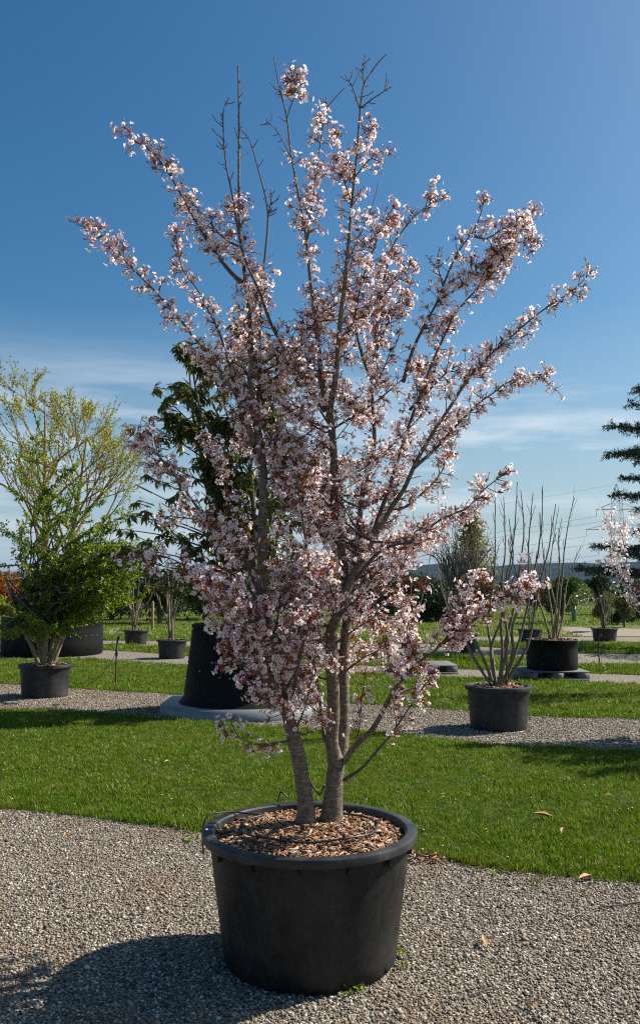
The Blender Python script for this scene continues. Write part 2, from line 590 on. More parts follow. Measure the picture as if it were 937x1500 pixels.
M['gravel'] = gravel_sheet_mat()
M['turf'] = turf_mat('turf', (0.035, 0.06, 0.009), (0.085, 0.14, 0.018), (0.09, 0.115, 0.025))
M['meadow'] = turf_mat('meadow', (0.07, 0.09, 0.025), (0.14, 0.16, 0.045), (0.2, 0.18, 0.08), 30)
M['sand_path'] = plain_mat('sand_path', (0.24, 0.195, 0.14), 0.95, 0.3, 3)
M['hill'] = plain_mat('hill_forest', (0.022, 0.032, 0.022), 1.0, 0.5, 0.02)
M['hill'].node_tree.nodes['Principled BSDF'].inputs['Specular IOR Level'].default_value = 0.0
M['pebble'] = inst_mat('pebble', [(0.0, (0.05, 0.042, 0.033)), (0.16, (0.13, 0.112, 0.088)), (0.36, (0.25, 0.215, 0.165)), (0.56, (0.36, 0.305, 0.23)), (0.66, (0.32, 0.19, 0.1)), (0.8, (0.43, 0.375, 0.295)), (1.0, (0.72, 0.66, 0.57))], 0.75, 0.35, patch=(1.7, 0.47, 0.68, 0.62, (0.24, 0.145, 0.08)))
M['grass'] = inst_mat('grass_blade', [(0.0, (0.06, 0.115, 0.006)), (0.3, (0.115, 0.205, 0.007)), (0.6, (0.16, 0.265, 0.009)), (0.86, (0.22, 0.33, 0.014)), (1.0, (0.44, 0.42, 0.12))], 0.45, 0.22, 0.38, 20, patch=(1.1, 0.5, 0.75, 0.55, (0.27, 0.27, 0.045)))

# ------------------------------------------------------------------ ground, lawns and paths


def edge(pix, ext=14.0, wob=0.03, seed=0):
    """ground curve through pixels, as a function of X"""
    w = np.array([G(a, b)[:2] for a, b in pix])
    w = w[np.argsort(w[:, 0])]
    s0 = (w[1, 1] - w[0, 1]) / (w[1, 0] - w[0, 0])
    s1 = (w[-1, 1] - w[-2, 1]) / (w[-1, 0] - w[-2, 0])
    w = np.vstack([[[w[0, 0] - ext, w[0, 1] - s0 * 2]], w, [[w[-1, 0] + ext, w[-1, 1] + s1 * 2]]])
    ph = np.random.default_rng(seed).random(4) * 6.28

    def f(X):
        y = np.interp(X, w[:, 0], w[:, 1])
        return y + wob * (np.sin(X * 2.1 + ph[0]) + 0.6 * np.sin(X * 5.3 + ph[1]) + 0.4 * np.sin(X * 11.7 + ph[2]) + 0.25 * np.sin(X * 27 + ph[3]))
    return f


E1 = edge([(0, 1183), (100, 1193), (200, 1206), (280, 1218), (610, 1250), (700, 1267), (800, 1281), (937, 1297)], seed=1, wob=0.018)
E2 = edge([(0, 1041), (100, 1045), (200, 1052), (300, 1060), (420, 1068), (580, 1078), (736, 1094), (937, 1105)], seed=2)
E3 = edge([(0, 1002), (120, 1009), (266, 1019), (480, 1030), (617, 1036), (685, 1041), (781, 1049), (937, 1055)], seed=3)
E4 = edge([(0, 967), (137, 967), (266, 976), (450, 984), (644, 993), (753, 996), (849, 1000), (937, 1004)], seed=4)
E5 = edge([(0, 951), (131, 951), (232, 957), (300, 963), (450, 972), (651, 979), (757, 983), (849, 986), (937, 989)], seed=5)
E6 = edge([(0, 946), (131, 946), (232, 948), (300, 951), (450, 955), (660, 961), (771, 965), (846, 975), (937, 976)], seed=6)
E7 = edge([(0, 938), (131, 938), (232, 939), (450, 941), (660, 944), (771, 952), (846, 957), (937, 958)], seed=7)
E8 = edge([(0, 932), (300, 931), (600, 935), (780, 944), (846, 943), (937, 943)], seed=8)


def flat(name, pts, z, mat, label=None):
    a = Acc()
    a.add([[x, y, z] for x, y in pts], [list(range(len(pts)))])
    o = a.build(name, mat)
    o['kind'] = 'structure'
    return o


a = Acc()
S = 9000.0
a.add([[-S, -200, -0.03], [S, -200, -0.03], [S, S, -0.03], [-S, S, -0.03]], [[0, 1, 2, 3]])
a.build('ground', M['meadow'])['kind'] = 'structure'
flat('gravel_yard', [(-26, -3), (26, -3), (26, 26.5), (-26, 26.5)], 0.0, M['gravel'])


def lawn(name, f0, f1, x0, x1, z=0.016, n=240):
    X = np.linspace(x0, x1, n)
    y0, y1 = f0(X), f1(X)
    rows = [(y0 - 0.02, -0.006), (y0, z * 0.6), (y0 + 0.06, z), (y0 * 0.5 + y1 * 0.5, z + 0.004), (y1 - 0.06, z), (y1, z * 0.6), (y1 + 0.02, -0.006)]
    V = np.vstack([np.stack([X, y, np.full(n, zz)], -1) for y, zz in rows])
    i, j = np.meshgrid(np.arange(len(rows) - 1), np.arange(n - 1), indexing='ij')
    F = np.stack([i * n + j, i * n + j + 1, (i + 1) * n + j + 1, (i + 1) * n + j], -1).reshape(-1, 4)
    a = Acc()
    a.add(V, F)
    o = a.build(name, M['turf'], smooth=True)
    o['kind'] = 'structure'
    return o


lawn('lawn', E1, E2, -9, 9)
lawn('lawn', E3, E4, -11, 11)
lawn('lawn', E5, E6, -13, 13)
lawn('lawn', E7, E8, -16, 16)
flat('path', [G(*p)[:2] for p in ((955, 931), (830, 931), (800, 922), (820, 917), (955, 921))], -0.02, M['sand_path'])
flat('path', [G(*p)[:2] for p in ((122, 944), (152, 944), (170, 925), (178, 918), (160, 919))], -0.018, M['sand_path'])


# ------------------------------------------------------------------ scattered cover (grass, pebbles)
def scatter(name, T, rot, scl, templates, label, cat, kind='stuff'):
    coll = bpy.data.collections.new(name + '_pieces')
    for k, me in enumerate(templates):
        coll.objects.link(bpy.data.objects.new('%s_piece' % name, me))
    k = len(T)
    me = bpy.data.meshes.new(name)
    me.vertices.add(k)
    me.vertices.foreach_set('co', np.asarray(T, np.float32).ravel())
    for nm, dat in (('rot', rot), ('scl', scl)):
        at_ = me.attributes.new(nm, 'FLOAT_VECTOR', 'POINT')
        at_.data.foreach_set('vector', np.asarray(dat, np.float32).ravel())
    at_ = me.attributes.new('pick', 'INT', 'POINT')
    at_.data.foreach_set('value', rng.integers(0, len(templates), k).astype(np.int32))
    ng = bpy.data.node_groups.new(name + '_scatter', 'GeometryNodeTree')
    ng.interface.new_socket('Geometry', in_out='INPUT', socket_type='NodeSocketGeometry')
    ng.interface.new_socket('Geometry', in_out='OUTPUT', socket_type='NodeSocketGeometry')
    n, l = ng.nodes, ng.links
    gi, go = n.new('NodeGroupInput'), n.new('NodeGroupOutput')
    ci = n.new('GeometryNodeCollectionInfo')
    ci.inputs['Collection'].default_value = coll
    ci.inputs['Separate Children'].default_value = True
    ci.inputs['Reset Children'].default_value = True
    ip = n.new('GeometryNodeInstanceOnPoints')
    ip.inputs['Pick Instance'].default_value = True

    def named(nm, typ):
        x = n.new('GeometryNodeInputNamedAttribute')
        x.data_type = typ
        x.inputs['Name'].default_value = nm
        return x.outputs[0]
    l.new(gi.outputs[0], ip.inputs['Points'])
    l.new(ci.outputs[0], ip.inputs['Instance'])
    l.new(named('pick', 'INT'), ip.inputs['Instance Index'])
    l.new(named('rot', 'FLOAT_VECTOR'), ip.inputs['Rotation'])
    l.new(named('scl', 'FLOAT_VECTOR'), ip.inputs['Scale'])
    l.new(ip.outputs[0], go.inputs[0])
    o = link(name, me)
    md = o.modifiers.new('scatter', 'NODES')
    md.node_group = ng
    tag(o, label, cat, kind=kind)
    return o


def ico():
    t = (1 + 5 ** 0.5) / 2
    V = norm(np.array([[-1, t, 0], [1, t, 0], [-1, -t, 0], [1, -t, 0], [0, -1, t], [0, 1, t], [0, -1, -t], [0, 1, -t], [t, 0, -1], [t, 0, 1], [-t, 0, -1], [-t, 0, 1]]))
    F = np.array([[0, 11, 5], [0, 5, 1], [0, 1, 7], [0, 7, 10], [0, 10, 11], [1, 5, 9], [5, 11, 4], [11, 10, 2], [10, 7, 6], [7, 1, 8], [3, 9, 4], [3, 4, 2], [3, 2, 6], [3, 6, 8], [3, 8, 9], [4, 9, 5], [2, 4, 11], [6, 2, 10], [8, 6, 7], [9, 8, 1]])
    return V, F


ICO_V, ICO_F = ico()


def pebble_meshes(k=7):
    out = []
    for i in range(k):
        a = Acc()
        s = np.array([1, rng.uniform(0.6, 0.95), rng.uniform(0.35, 0.65)])
        a.add(ICO_V * (1 + rng.normal(0, 0.13, (12, 1))) * s, ICO_F)
        out.append(a.mesh('pebble', [M['pebble']], smooth=(i % 2 == 0)))
    return out


def in_view(X, Y, m=1.2):
    return np.abs(X) < Y * 0.375 + m


def pebbles(name, y0, y1, dens, r0, r1, inside, label):
    w = 0.375 * y1 + 1.2
    k = int(dens * (y1 - y0) * 2 * w)
    X, Y = rng.uniform(-w, w, k), rng.uniform(y0, y1, k)
    ok = in_view(X, Y) & inside(X, Y)
    X, Y = X[ok], Y[ok]
    k = len(X)
    r = r0 + (r1 - r0) * rng.random(k) ** 2.2
    r = np.where(rng.random(k) < 0.012, r * 1.7, r)
    Z = r * rng.uniform(0.05, 0.5, k)
    rot = np.stack([rng.normal(0, 0.3, k), rng.normal(0, 0.3, k), rng.uniform(0, 6.28, k)], -1)
    return scatter(name, np.stack([X, Y, Z], -1), rot, np.repeat(r[:, None], 3, 1), PEB, label, 'gravel')


PEB = pebble_meshes()
pebbles('gravel', 2.7, 7.2, 10500, 0.0036, 0.0105, lambda X, Y: (Y < E1(X) + 0.03 * rng.normal(size=len(X)) + np.where(rng.random(len(X)) < 0.06, rng.exponential(0.1, len(X)), 0)), 'loose grey and beige gravel covering the ground around the big pot')
pebbles('gravel', 7.6, 14.5, 2600, 0.006, 0.014, lambda X, Y: (Y > E2(X) - 0.03) & (Y < E3(X) + 0.03), 'pale gravel of the strip behind the near lawn')


def blade_clump(nb, rad, h0, h1, w, lean=0.5):
    a = Acc()
    for _ in range(nb):
        p = np.array([*rng.normal(0, rad, 2), 0])
        h = rng.uniform(h0, h1)
        th = rng.uniform(0, 6.28)
        d = np.array([math.cos(th), math.sin(th), 0])
        s = np.array([-d[1], d[0], 0]) * w * rng.uniform(0.6, 1.2) / 2
        ln = rng.uniform(0.1, lean) * h
        m = p + d * ln * 0.35 + np.array([0, 0, h * 0.6])
        t = p + d * ln + np.array([0, 0, h])
        a.add([p - s, p + s, m + s * 0.8, m - s * 0.8, t], [[0, 1, 2, 3]])
        a.f.append(np.array([[3, 2, 4]]) + a.n - 5)
        a.m.append(np.array([0]))
    return a.mesh('grass_clump', [M['grass']])


def grass(name, f0, f1, y0, y1, dens, tm, label, s0=0.7, s1=1.25, zl=0.012):
    w = 0.375 * y1 + 1.2
    k = int(dens * (y1 - y0) * 2 * w)
    X, Y = rng.uniform(-w, w, k), rng.uniform(y0, y1, k)
    jit = rng.normal(0, 0.02, k)
    far = np.where(rng.random(k) < 0.035, rng.exponential(0.09, k), 0)
    ok = in_view(X, Y) & (Y > f0(X) + jit - far) & (Y < f1(X) + jit + far)
    X, Y = X[ok], Y[ok]
    k = len(X)
    rot = np.stack([rng.normal(0, 0.15, k), rng.normal(0, 0.15, k), rng.uniform(0, 6.28, k)], -1)
    patch = 1 + 0.22 * np.sin(X * 3.1 + 1.3 * np.sin(Y * 2.3)) * np.sin(Y * 4.1 + X)
    lip = np.exp(-np.minimum(np.abs(Y - f0(X)), np.abs(Y - f1(X))) / 0.05)
    s = (rng.uniform(s0, s1, k) + np.where(rng.random(k) < 0.05, 0.6, 0)) * patch * (1 + 0.5 * lip * rng.random(k))
    return scatter(name, np.stack([X, Y, np.full(k, zl)], -1), rot, np.stack([s, s, s], -1), tm, label, 'grass')


C1 = [blade_clump(16, 0.018, 0.012, 0.03, 0.0034, 0.9) for _ in range(6)]
C2 = [blade_clump(14, 0.035, 0.018, 0.04, 0.006, 0.9) for _ in range(5)]
C3 = [blade_clump(14, 0.06, 0.03, 0.065, 0.011, 0.8) for _ in range(5)]
grass('grass', E1, E2, 4.3, 11.6, 1900, C1, 'short mown grass of the near lawn right behind the big pot')
grass('grass', E3, E4, 9.8, 19.0, 420, C2, 'mown grass strip behind the second gravel strip')
grass('grass', E5, E6, 14.0, 24.5, 170, C3, 'narrow mown grass strip beyond the third gravel strip')
grass('grass', E7, E8, 18.0, 29.0, 130, C3, 'farthest mown grass strip among the small pots')

# meadow grass farther off
k = 9000
Y = rng.uniform(27, 60, k)
X = rng.uniform(-1, 1, k) * (Y * 0.4 + 1)
keep = np.array([not ((22.5 < y < 33.5) and (np.interp(y, [22.5, 33.5], [7.2, 9.0]) < x)) for x, y in zip(X, Y)])
X, Y = X[keep], Y[keep]
k = len(X)
s = rng.uniform(0.9, 1.8, k)
scatter('meadow_grass', np.stack([X, Y, np.full(k, -0.03)], -1), np.stack([0 * X, 0 * X, rng.uniform(0, 6.28, k)], -1), np.stack([s * 1.6, s * 1.6, s], -1), C3,
        'taller rough meadow grass in the background', 'grass')


# ------------------------------------------------------------------ pots
def chips(acc, cx, cy, R, z, n, s0, s1, mound=0.02):
    rr, th = R * np.sqrt(rng.random(n)), rng.uniform(0, 6.283, n)
    L = rng.uniform(s0, s1, n)
    Wd = L * rng.uniform(0.13, 0.42, n)
    H = L * rng.uniform(0.06, 0.16, n)
    cube = np.array([[x, y, zz] for x in (-.5, .5) for y in (-.5, .5) for zz in (-.5, .5)])
    cube[cube[:, 0] > 0, 1] *= 0.55
    F = np.array([[0, 1, 3, 2], [4, 6, 7, 5], [0, 4, 5, 1], [2, 3, 7, 6], [0, 2, 6, 4], [1, 5, 7, 3]])
    yaw = rng.uniform(0, 6.28, n)
    D = np.stack([np.cos(yaw), np.sin(yaw), rng.normal(0, 0.25, n)], -1)
    N = norm(np.stack([rng.normal(0, 0.3, n), rng.normal(0, 0.3, n), np.ones(n)], -1))
    Rm = frames(D, N)
    Rm = np.stack([Rm[..., 1], -Rm[..., 0], Rm[..., 2]], -1) * np.stack([L, Wd, H], -1)[:, None, :]
    T = np.stack([cx + rr * np.cos(th), cy + rr * np.sin(th), z + mound * (1 - (rr / R) ** 2) + rng.uniform(-0.002, 0.012, n) * (s1 / 0.05)], -1)
    t = Acc()
    t.add(cube, F, 0, 0.0)
    acc.inst(t, Rm, T)


def disc(acc, R, z, mound=0.02, n=40, rings=6, mat=0):
    prof = [(R * (1 - k / rings) + 0.001, z + mound * (1 - (1 - k / rings) ** 2)) for k in range(rings + 1)]
    lathe(acc, prof, n, mat)


PARTS = {}


def pot(label, loc, rr, rb, h, lip=0.045, hollow=0.05, nchip=300, ribs=18, mats=('pot', 'rim'), chip=(0.02, 0.05), n=72, group=None, wob=0.0, sunk=0.035):
    """round nursery pot: wall, rolled rim, stacking ribs below the rim and a bed of bark"""
    o = thing('plant_pot', label, 'pot', group, loc)
    a = Acc()
    w = 0.012
    rw = rr - 0.03
    prof = [(0.001, 0.003), (rb - 0.06, 0.002), (rb - 0.012, 0.0), (rb, 0.014)]
    prof += [(rb + (rw - rb) * t, 0.014 + (h - lip - 0.014) * t) for t in (0.12, 0.25, 0.4, 0.55, 0.7, 0.85, 1.0)]
    prof += [(rw + 0.004, h - lip + 0.004), (rw + 0.004, h - 0.012), (rw - 0.012, h - 0.014), (rw - 0.02, h - sunk - 0.03)]
    lathe(a, prof, n, wob=wob)
    wall = a.build('wall', M[mats[0]], o, True, sharp=True)
    a = Acc()
    prof = [(rw + 0.006, h - lip), (rr - 0.003, h - lip), (rr, h - lip + 0.003), (rr + 0.001, h - 0.008), (rr - 0.002, h - 0.002), (rr - 0.007, h),
            (rw - 0.012, h), (rw - 0.02, h - 0.006), (rw - 0.024, h - 0.03), (rw - 0.012, h - 0.036)]
    lathe(a, prof, n, wob=wob)
    rim = a.build('rim', M[mats[1]], o, True, sharp=True)
    if ribs:
        a = Acc()
        box(a, (0, 0, 0), (0.02, 0.005, 0.03), bev=0.0015)
        me = a.mesh('rib', [M[mats[0]]])
        for k in range(ribs):
            th = (k + 0.3) / ribs * 6.2832
            r_ = link('rib', me, wall)
            r_.location = ((rw + 0.006) * math.cos(th), (rw + 0.006) * math.sin(th), h - lip - 0.022)
            r_.rotation_euler = (0, 0, th)
    a = Acc()
    disc(a, rw - 0.02, h - sunk - 0.012, 0.02)
    sb = a.build('soil', M['soil'], o, True)
    if nchip:
        a = Acc()
        chips(a, 0, 0, rw - 0.03, h - sunk, nchip, *chip)
        a.build('bark_mulch', M['chip'], o, kind='stuff')
    PARTS[o.name] = (wall, rim)
    return o


POT = np.array([-0.043, 3.9, 0.0])
big = pot('huge dark grey plastic tub in the foreground holding the blossoming cherry', POT, 0.462, 0.366, 0.545, lip=0.037, nchip=4600, ribs=14, chip=(0.01, 0.042), n=128, wob=0.004)
hole = Acc()
lathe(hole, [(0.001, 0.0), (0.012, 0.0), (0.012, 0.006), (0.001, 0.006)], 14)
hm = hole.mesh('drain_hole', [M['black_container']])
for th in (-0.55, -1.2, -1.95, -2.6):
    h_ = link('drain_hole', hm, PARTS[big.name][0])
    h_.location = (0.3675 * math.cos(th), 0.3675 * math.sin(th), 0.028)
    h_.rotation_euler = (0, math.pi / 2, th)
    h_.scale = (1, 1, 0.6)
# white moulded mark on the rim
a = Acc()
box(a, (0, 0, 0), (0.012, 0.03, 0.001))
mk = a.build('rim_mark', M['white'], PARTS[big.name][1])
mk.location = (-0.446, -0.035, 0.5457)
mk.rotation_euler = (0, 0, 0.1)

# drip hose lying on the bark
hp = []
for k in range(60):
    th = 2.5 + k / 59 * 5.0
    r_ = 0.27 + 0.02 * math.sin(th * 2.3)
    hp.append([POT[0] + r_ * 1.02 * math.cos(th) - 0.005, POT[1] + r_ * math.sin(th) + 0.03, 0.546 + 0.004 * math.sin(th * 5), 0.0042])
hp = [[POT[0] - 0.475, POT[1] + 0.10, 0.40, 0.004], [POT[0] - 0.482, POT[1] + 0.12, 0.5, 0.004], [POT[0] - 0.46, POT[1] + 0.15, 0.556, 0.004], [POT[0] - 0.40, POT[1] + 0.2, 0.556, 0.004], [POT[0] - 0.33, POT[1] + 0.23, 0.548, 0.004]] + hp
a = Acc()
tube(a, spline(hp, 0.02), 8)
ho = thing('drip_hose', 'thin black drip hose looped on the bark of the big tub', 'hose')
hpipe = a.build('pipe', M['hose'], ho, True)
a = Acc()
for k in (14, 26, 38, 50):
    q = hp[k]
    b_ = Acc()
    tube(b_, np.array([[q[0], q[1], q[2] - 0.004, 0.008], [q[0], q[1], q[2] + 0.012, 0.008], [q[0], q[1], q[2] + 0.02, 0.004]]), 8)
    b_.build('dripper', M['hose'], hpipe, True)
b_ = Acc()
tube(b_, spline([[POT[0] - 0.16, POT[1] + 0.40, 0.555, 0.004], [POT[0] - 0.145, POT[1] + 0.405, 0.6, 0.004], [POT[0] - 0.11, POT[1] + 0.40, 0.575, 0.004]], 0.01), 6)
b_.build('hose_clip', M['hose'], ho, True)

# ------------------------------------------------------------------ leaf templates


def leaf_tmpl(L, W, fold=0.25, droop=0.15, mat=0, rnd=0.0):
    """leaf along +Y, face up +Z, folded on its midrib and drooping to the tip"""
    a = Acc()
    w, f = W / 2, W * fold
    V = [[0, 0, 0], [-w, L * 0.45, f - droop * L * 0.2], [0, L * 0.45, -droop * L * 0.2], [w, L * 0.45, f - droop * L * 0.2],
         [-w * 0.55, L * 0.78, f * 0.6 - droop * L * 0.6], [0, L * 0.78, -droop * L * 0.6], [w * 0.55, L * 0.78, f * 0.6 - droop * L * 0.6], [0, L, -droop * L]]
    a.add(V, [[1, 2, 5, 4], [2, 3, 6, 5]], mat, rnd)
    a.f.append(np.array([[0, 2, 1], [0, 3, 2], [4, 5, 7], [5, 6, 7]]) + a.n - 8)
    a.m.append(np.full(4, mat))
    return a


def diamond(L, W, fold=0.3, mat=0):
    a = Acc()
    a.add([[0, 0, 0], [-W / 2, L * 0.5, W * fold], [0, L, 0], [W / 2, L * 0.5, W * fold]], [[0, 3, 2], [0, 2, 1]], mat, 0.0)
    return a


# ------------------------------------------------------------------ blossom cluster templates
def flower(acc, c, nrm, size, rnd):
    nrm = norm(nrm)
    Rm = frames(randdir(1), nrm[None])[0]
    # columns: x, y, z with z close to nrm
    z = nrm
    x = norm(np.cross(Rm[:, 1], z))
    y = np.cross(z, x)
    B = np.stack([x, y, z], -1)
    op = random.uniform(0.15, 0.75)
    for k in range(5):
        th = k / 5 * 6.2832 + random.uniform(-0.12, 0.12)
        er = np.array([math.cos(th), math.sin(th), 0])
        et = np.array([-er[1], er[0], 0])
        o2 = op + random.uniform(-0.15, 0.2)
        q = lambda r, w, dz=0.0: (er * r * math.cos(o2) + et * w + np.array([0, 0, r * math.sin(o2) + dz])) * size
        V = np.array([q(0.06, 0), q(0.52, 0.33, 0.05), q(0.92, 0.26, 0.02), q(0.9, 0, -0.03), q(0.92, -0.26, 0.02), q(0.52, -0.33, 0.05)])
        acc.add(V @ B.T + c, [[0, 5, 4, 3], [0, 3, 2, 1]], 0, rnd, [1.0, 0.3, 0.0, 0.0, 0.0, 0.3])
    V = [[0, 0, 0.12]] + [[0.17 * math.cos(t), 0.17 * math.sin(t), 0.22] for t in np.arange(5) / 5 * 6.283]
    acc.add(np.array(V) * size @ B.T + c, [[0, 1 + k, 1 + (k + 1) % 5] for k in range(5)], 1, rnd)
    V = [[0, 0, -0.42]] + [[0.19 * math.cos(t), 0.19 * math.sin(t), 0.03] for t in np.arange(4) / 4 * 6.283]
    acc.add(np.array(V) * size @ B.T + c, [[0, 1 + (k + 1) % 4, 1 + k] for k in range(4)], 1, rnd)


def pedicel(acc, a, b, r=0.0012, rnd=0.4):
    m = (a + b) / 2 + np.array([0, 0, 0.002])
    tube(acc, np.array([[*a, r], [*m, r], [*b, r]]), 3, 1, rnd)


def cluster(nf, nb, nl, size=0.0145):
    a = Acc()
    for k in range(nf):
        d = norm(np.array([random.gauss(0, 0.85), 0.6, random.gauss(-0.15, 0.85)]))
        e = d * random.uniform(0.014, 0.046)
        pedicel(a, np.zeros(3), e, rnd=random.random())
        flower(a, e + d * 0.005, norm(d + randdir(1)[0] * 0.55), size * random.uniform(0.85, 1.15), random.random())
    for k in range(nb):
        d = norm(np.array([random.gauss(0, 0.8), 0.7, random.gauss(-0.1, 0.8)]))
        e = d * random.uniform(0.014, 0.042)
        pedicel(a, np.zeros(3), e, rnd=random.random())
        B = frames(d[None], randdir(1))[0]
        s = random.uniform(0.7, 1.15)
        V = np.array([[0, -0.001, 0], [0.0032, 0.006, 0], [0, 0.006, 0.0032], [-0.0032, 0.006, 0], [0, 0.006, -0.0032], [0, 0.014, 0]]) * s
        V = V @ B.T + e
        r_ = random.random()
        a.add(V, [[0, 2, 1], [0, 3, 2], [0, 4, 3], [0, 1, 4]], 1, r_)
        a.add(V, [[5, 1, 2], [5, 2, 3], [5, 3, 4], [5, 4, 1]], 3, r_)
    for k in range(nl):
        d = norm(np.array([random.gauss(0, 0.5), 0.8, random.gauss(0.3, 0.5)]))
        L = random.uniform(0.012, 0.028)
        t = leaf_tmpl(L, L * random.uniform(0.3, 0.45), 0.5, random.uniform(-0.1, 0.3), 2)
        a.inst(t, frames(d[None], randdir(1)), [d * 0.003], [random.random()])
    return a


CLUS = [cluster(4, 2, 3), cluster(5, 1, 3), cluster(3, 1, 4), cluster(5, 1, 2), cluster(3, 2, 3), cluster(2, 3, 4), cluster(3, 2, 3), cluster(6, 1, 2), cluster(2, 2, 5), cluster(4, 1, 4), cluster(4, 2, 3), cluster(2, 4, 2)]
BUDDY = [cluster(1, 4, 5), cluster(2, 5, 3), cluster(0, 3, 5)]
FMATS = [M['petal'], M['calyx'], M['young_leaf'], M['bud']]

# ------------------------------------------------------------------ the cherry
TD = 4.06       # the stems stand a little behind the middle of the tub
cherry = thing('cherry_tree', 'multi-stemmed cherry in pale pink blossom filling the middle of the picture', 'tree', None, (POT[0], TD, 0.54))
OFF = np.array([POT[0], TD, 0.54])


def trace(rows, r0, r1, rad=None):
    """rows of (px, py, depth offset) -> x, y, z, r"""
    n = len(rows)
    q = np.array([[*P(a, b, TD + c), 0.0] for a, b, c in rows])
    s = np.concatenate([[0], np.cumsum(np.linalg.norm(np.diff(q[:, :3], axis=0), axis=1))])
    s /= s[-1]
    q[:, 3] = r0 + (r1 - r0) * s ** 0.7 if rad is None else np.array(rad)
    return spline(q, 0.03)


# name, rows, start radius, end radius, first flowering fraction, last, clusters per metre, shoots per metre
BR = []


def br(rows, r0, r1, f0=0.0, f1=1.0, cpm=26, spm=5, sl=0.14, name='branch', bare=0, buddy=0.15, rad=None):
    BR.append(dict(p=trace(rows, r0, r1, rad), f0=f0, f1=f1, cpm=cpm, spm=spm, sl=sl, name=name, bare=bare, buddy=buddy))


# left stem and what it carries
br([(449, 1212, -.04), (446, 1165, -.05), (437, 1110, -.08), (425, 1062, -.1), (412, 1005, -.12), (403, 940, -.14), (389, 880, -.12), (383, 800, -.1), (386, 735, -.08), (384, 680, -.06), (376, 618, -.04)], .042, .026, .25, 1, 20, 6, .22, 'trunk', rad=[.05, .036, .0335, .030, .026, .0235, .022, .0215, .021, .020, .018])
br([(376, 618, -.04), (368, 588, -.02), (368, 524, 0), (365, 460, 0), (360, 418, .02), (355, 374, .02), (351, 332, .02), (350, 284, 0), (350, 188, 0), (349, 97, 0)], .015, .0035, 0, .63, 26, 5, .14, bare=22)
br([(376, 618, -.04), (378, 585, .02), (381, 524, .08), (381, 444, .12), (386, 396, .14), (392, 332, .16), (391, 300, .16), (381, 258, .18), (366, 207, .2), (354, 191, .2)], .011, .0025, 0, .5, 24, 5, .13, bare=8)
br([(392, 318, .16), (396, 300, .15), (397, 281, .15)], .0035, .002, 0, 0, 0, 0, .1, bare=16)
br([(360, 418, .02), (338, 399, 0), (309, 361, -.04), (290, 329, -.08), (267, 288, -.12), (248, 255, -.14), (226, 226, -.16), (197, 206, -.18), (174, 192, -.2)], .012, .0018, .15, .97, 42, 7, .07)
br([(352, 362, .02), (328, 349, .0), (299, 316, .05), (277, 292, .07)], .006, .002, .1, 1, 34, 4, .08)
br([(476, 603, .0), (466, 588, -.02), (444, 556, -.05), (422, 518, -.08), (399, 479, -.1), (380, 428, -.1), (373, 412, -.1), (354, 364, -.1), (341, 290, -.08), (331, 239, -.06), (327, 188, -.05), (328, 159, -.05), (336, 143, -.05)], .011, .0025, .05, .66, 24, 4, .12, bare=20)
br([(374, 650, -.05), (352, 592, -.1), (331, 556, -.15), (309, 524, -.2), (280, 489, -.24), (258, 460, -.27), (238, 438, -.3), (216, 415, -.32), (187, 386, -.35), (162, 354, -.36), (133, 332, -.38)], .013, .0018, .05, 1, 40, 6, .09)
br([(372, 655, -.05), (350, 588, .0), (338, 543, .04), (322, 489, .08), (306, 457, .1), (290, 425, .12), (270, 399, .14), (261, 370, .15), (258, 340, .15)], .011, .0018, .1, 1, 34, 6, .1, buddy=.35)
br([(384, 880, -.12), (359, 822, -.2), (324, 781, -.26), (286, 739, -.3), (260, 701, -.33), (225, 660, -.36), (196, 637, -.38)], .012, .002, .1, 1, 40, 8, .14)
br([(402, 940, -.14), (370, 900, -.25), (330, 868, -.33), (286, 838, -.38), (250, 818, -.4), (222, 816, -.42)], .011, .0018, .1, 1, 38, 10, .15)
br([(386, 850, -.1), (352, 800, -.02), (318, 770, .05), (280, 760, .1), (240, 756, .12)], .01, .002, .1, 1, 36, 9, .16)
br([(424, 1060, -.1), (402, 1014, -.2), (361, 964, -.28), (335, 921, -.34), (318, 880, -.36), (300, 850, -.38)], .014, .003, .25, 1, 34, 9, .16)
br([(402, 1010, -.2), (372, 985, -.32), (350, 968, -.38), (330, 945, -.42)], .007, .002, .2, 1, 36, 8, .12)
br([(425, 1048, -.1), (434, 987, -.22), (448, 918, -.28), (454, 860, -.3), (448, 800, -.3), (440, 740, -.3), (432, 690, -.3)], .012, .003, .15, 1, 24, 8, .16)
br([(424, 1085, -.1), (405, 1088, -.2), (374, 1090, -.28), (350, 1080, -.33), (334, 1077, -.36)], .006, .0016, .3, 1, 26, 4, .06, buddy=.3)
br([(432, 1100, -.08), (446, 1128, -.02), (458, 1152, .04), (468, 1165, .06), (475, 1150, .06)], .006, .005, 0, 0, 0, 0, .1)
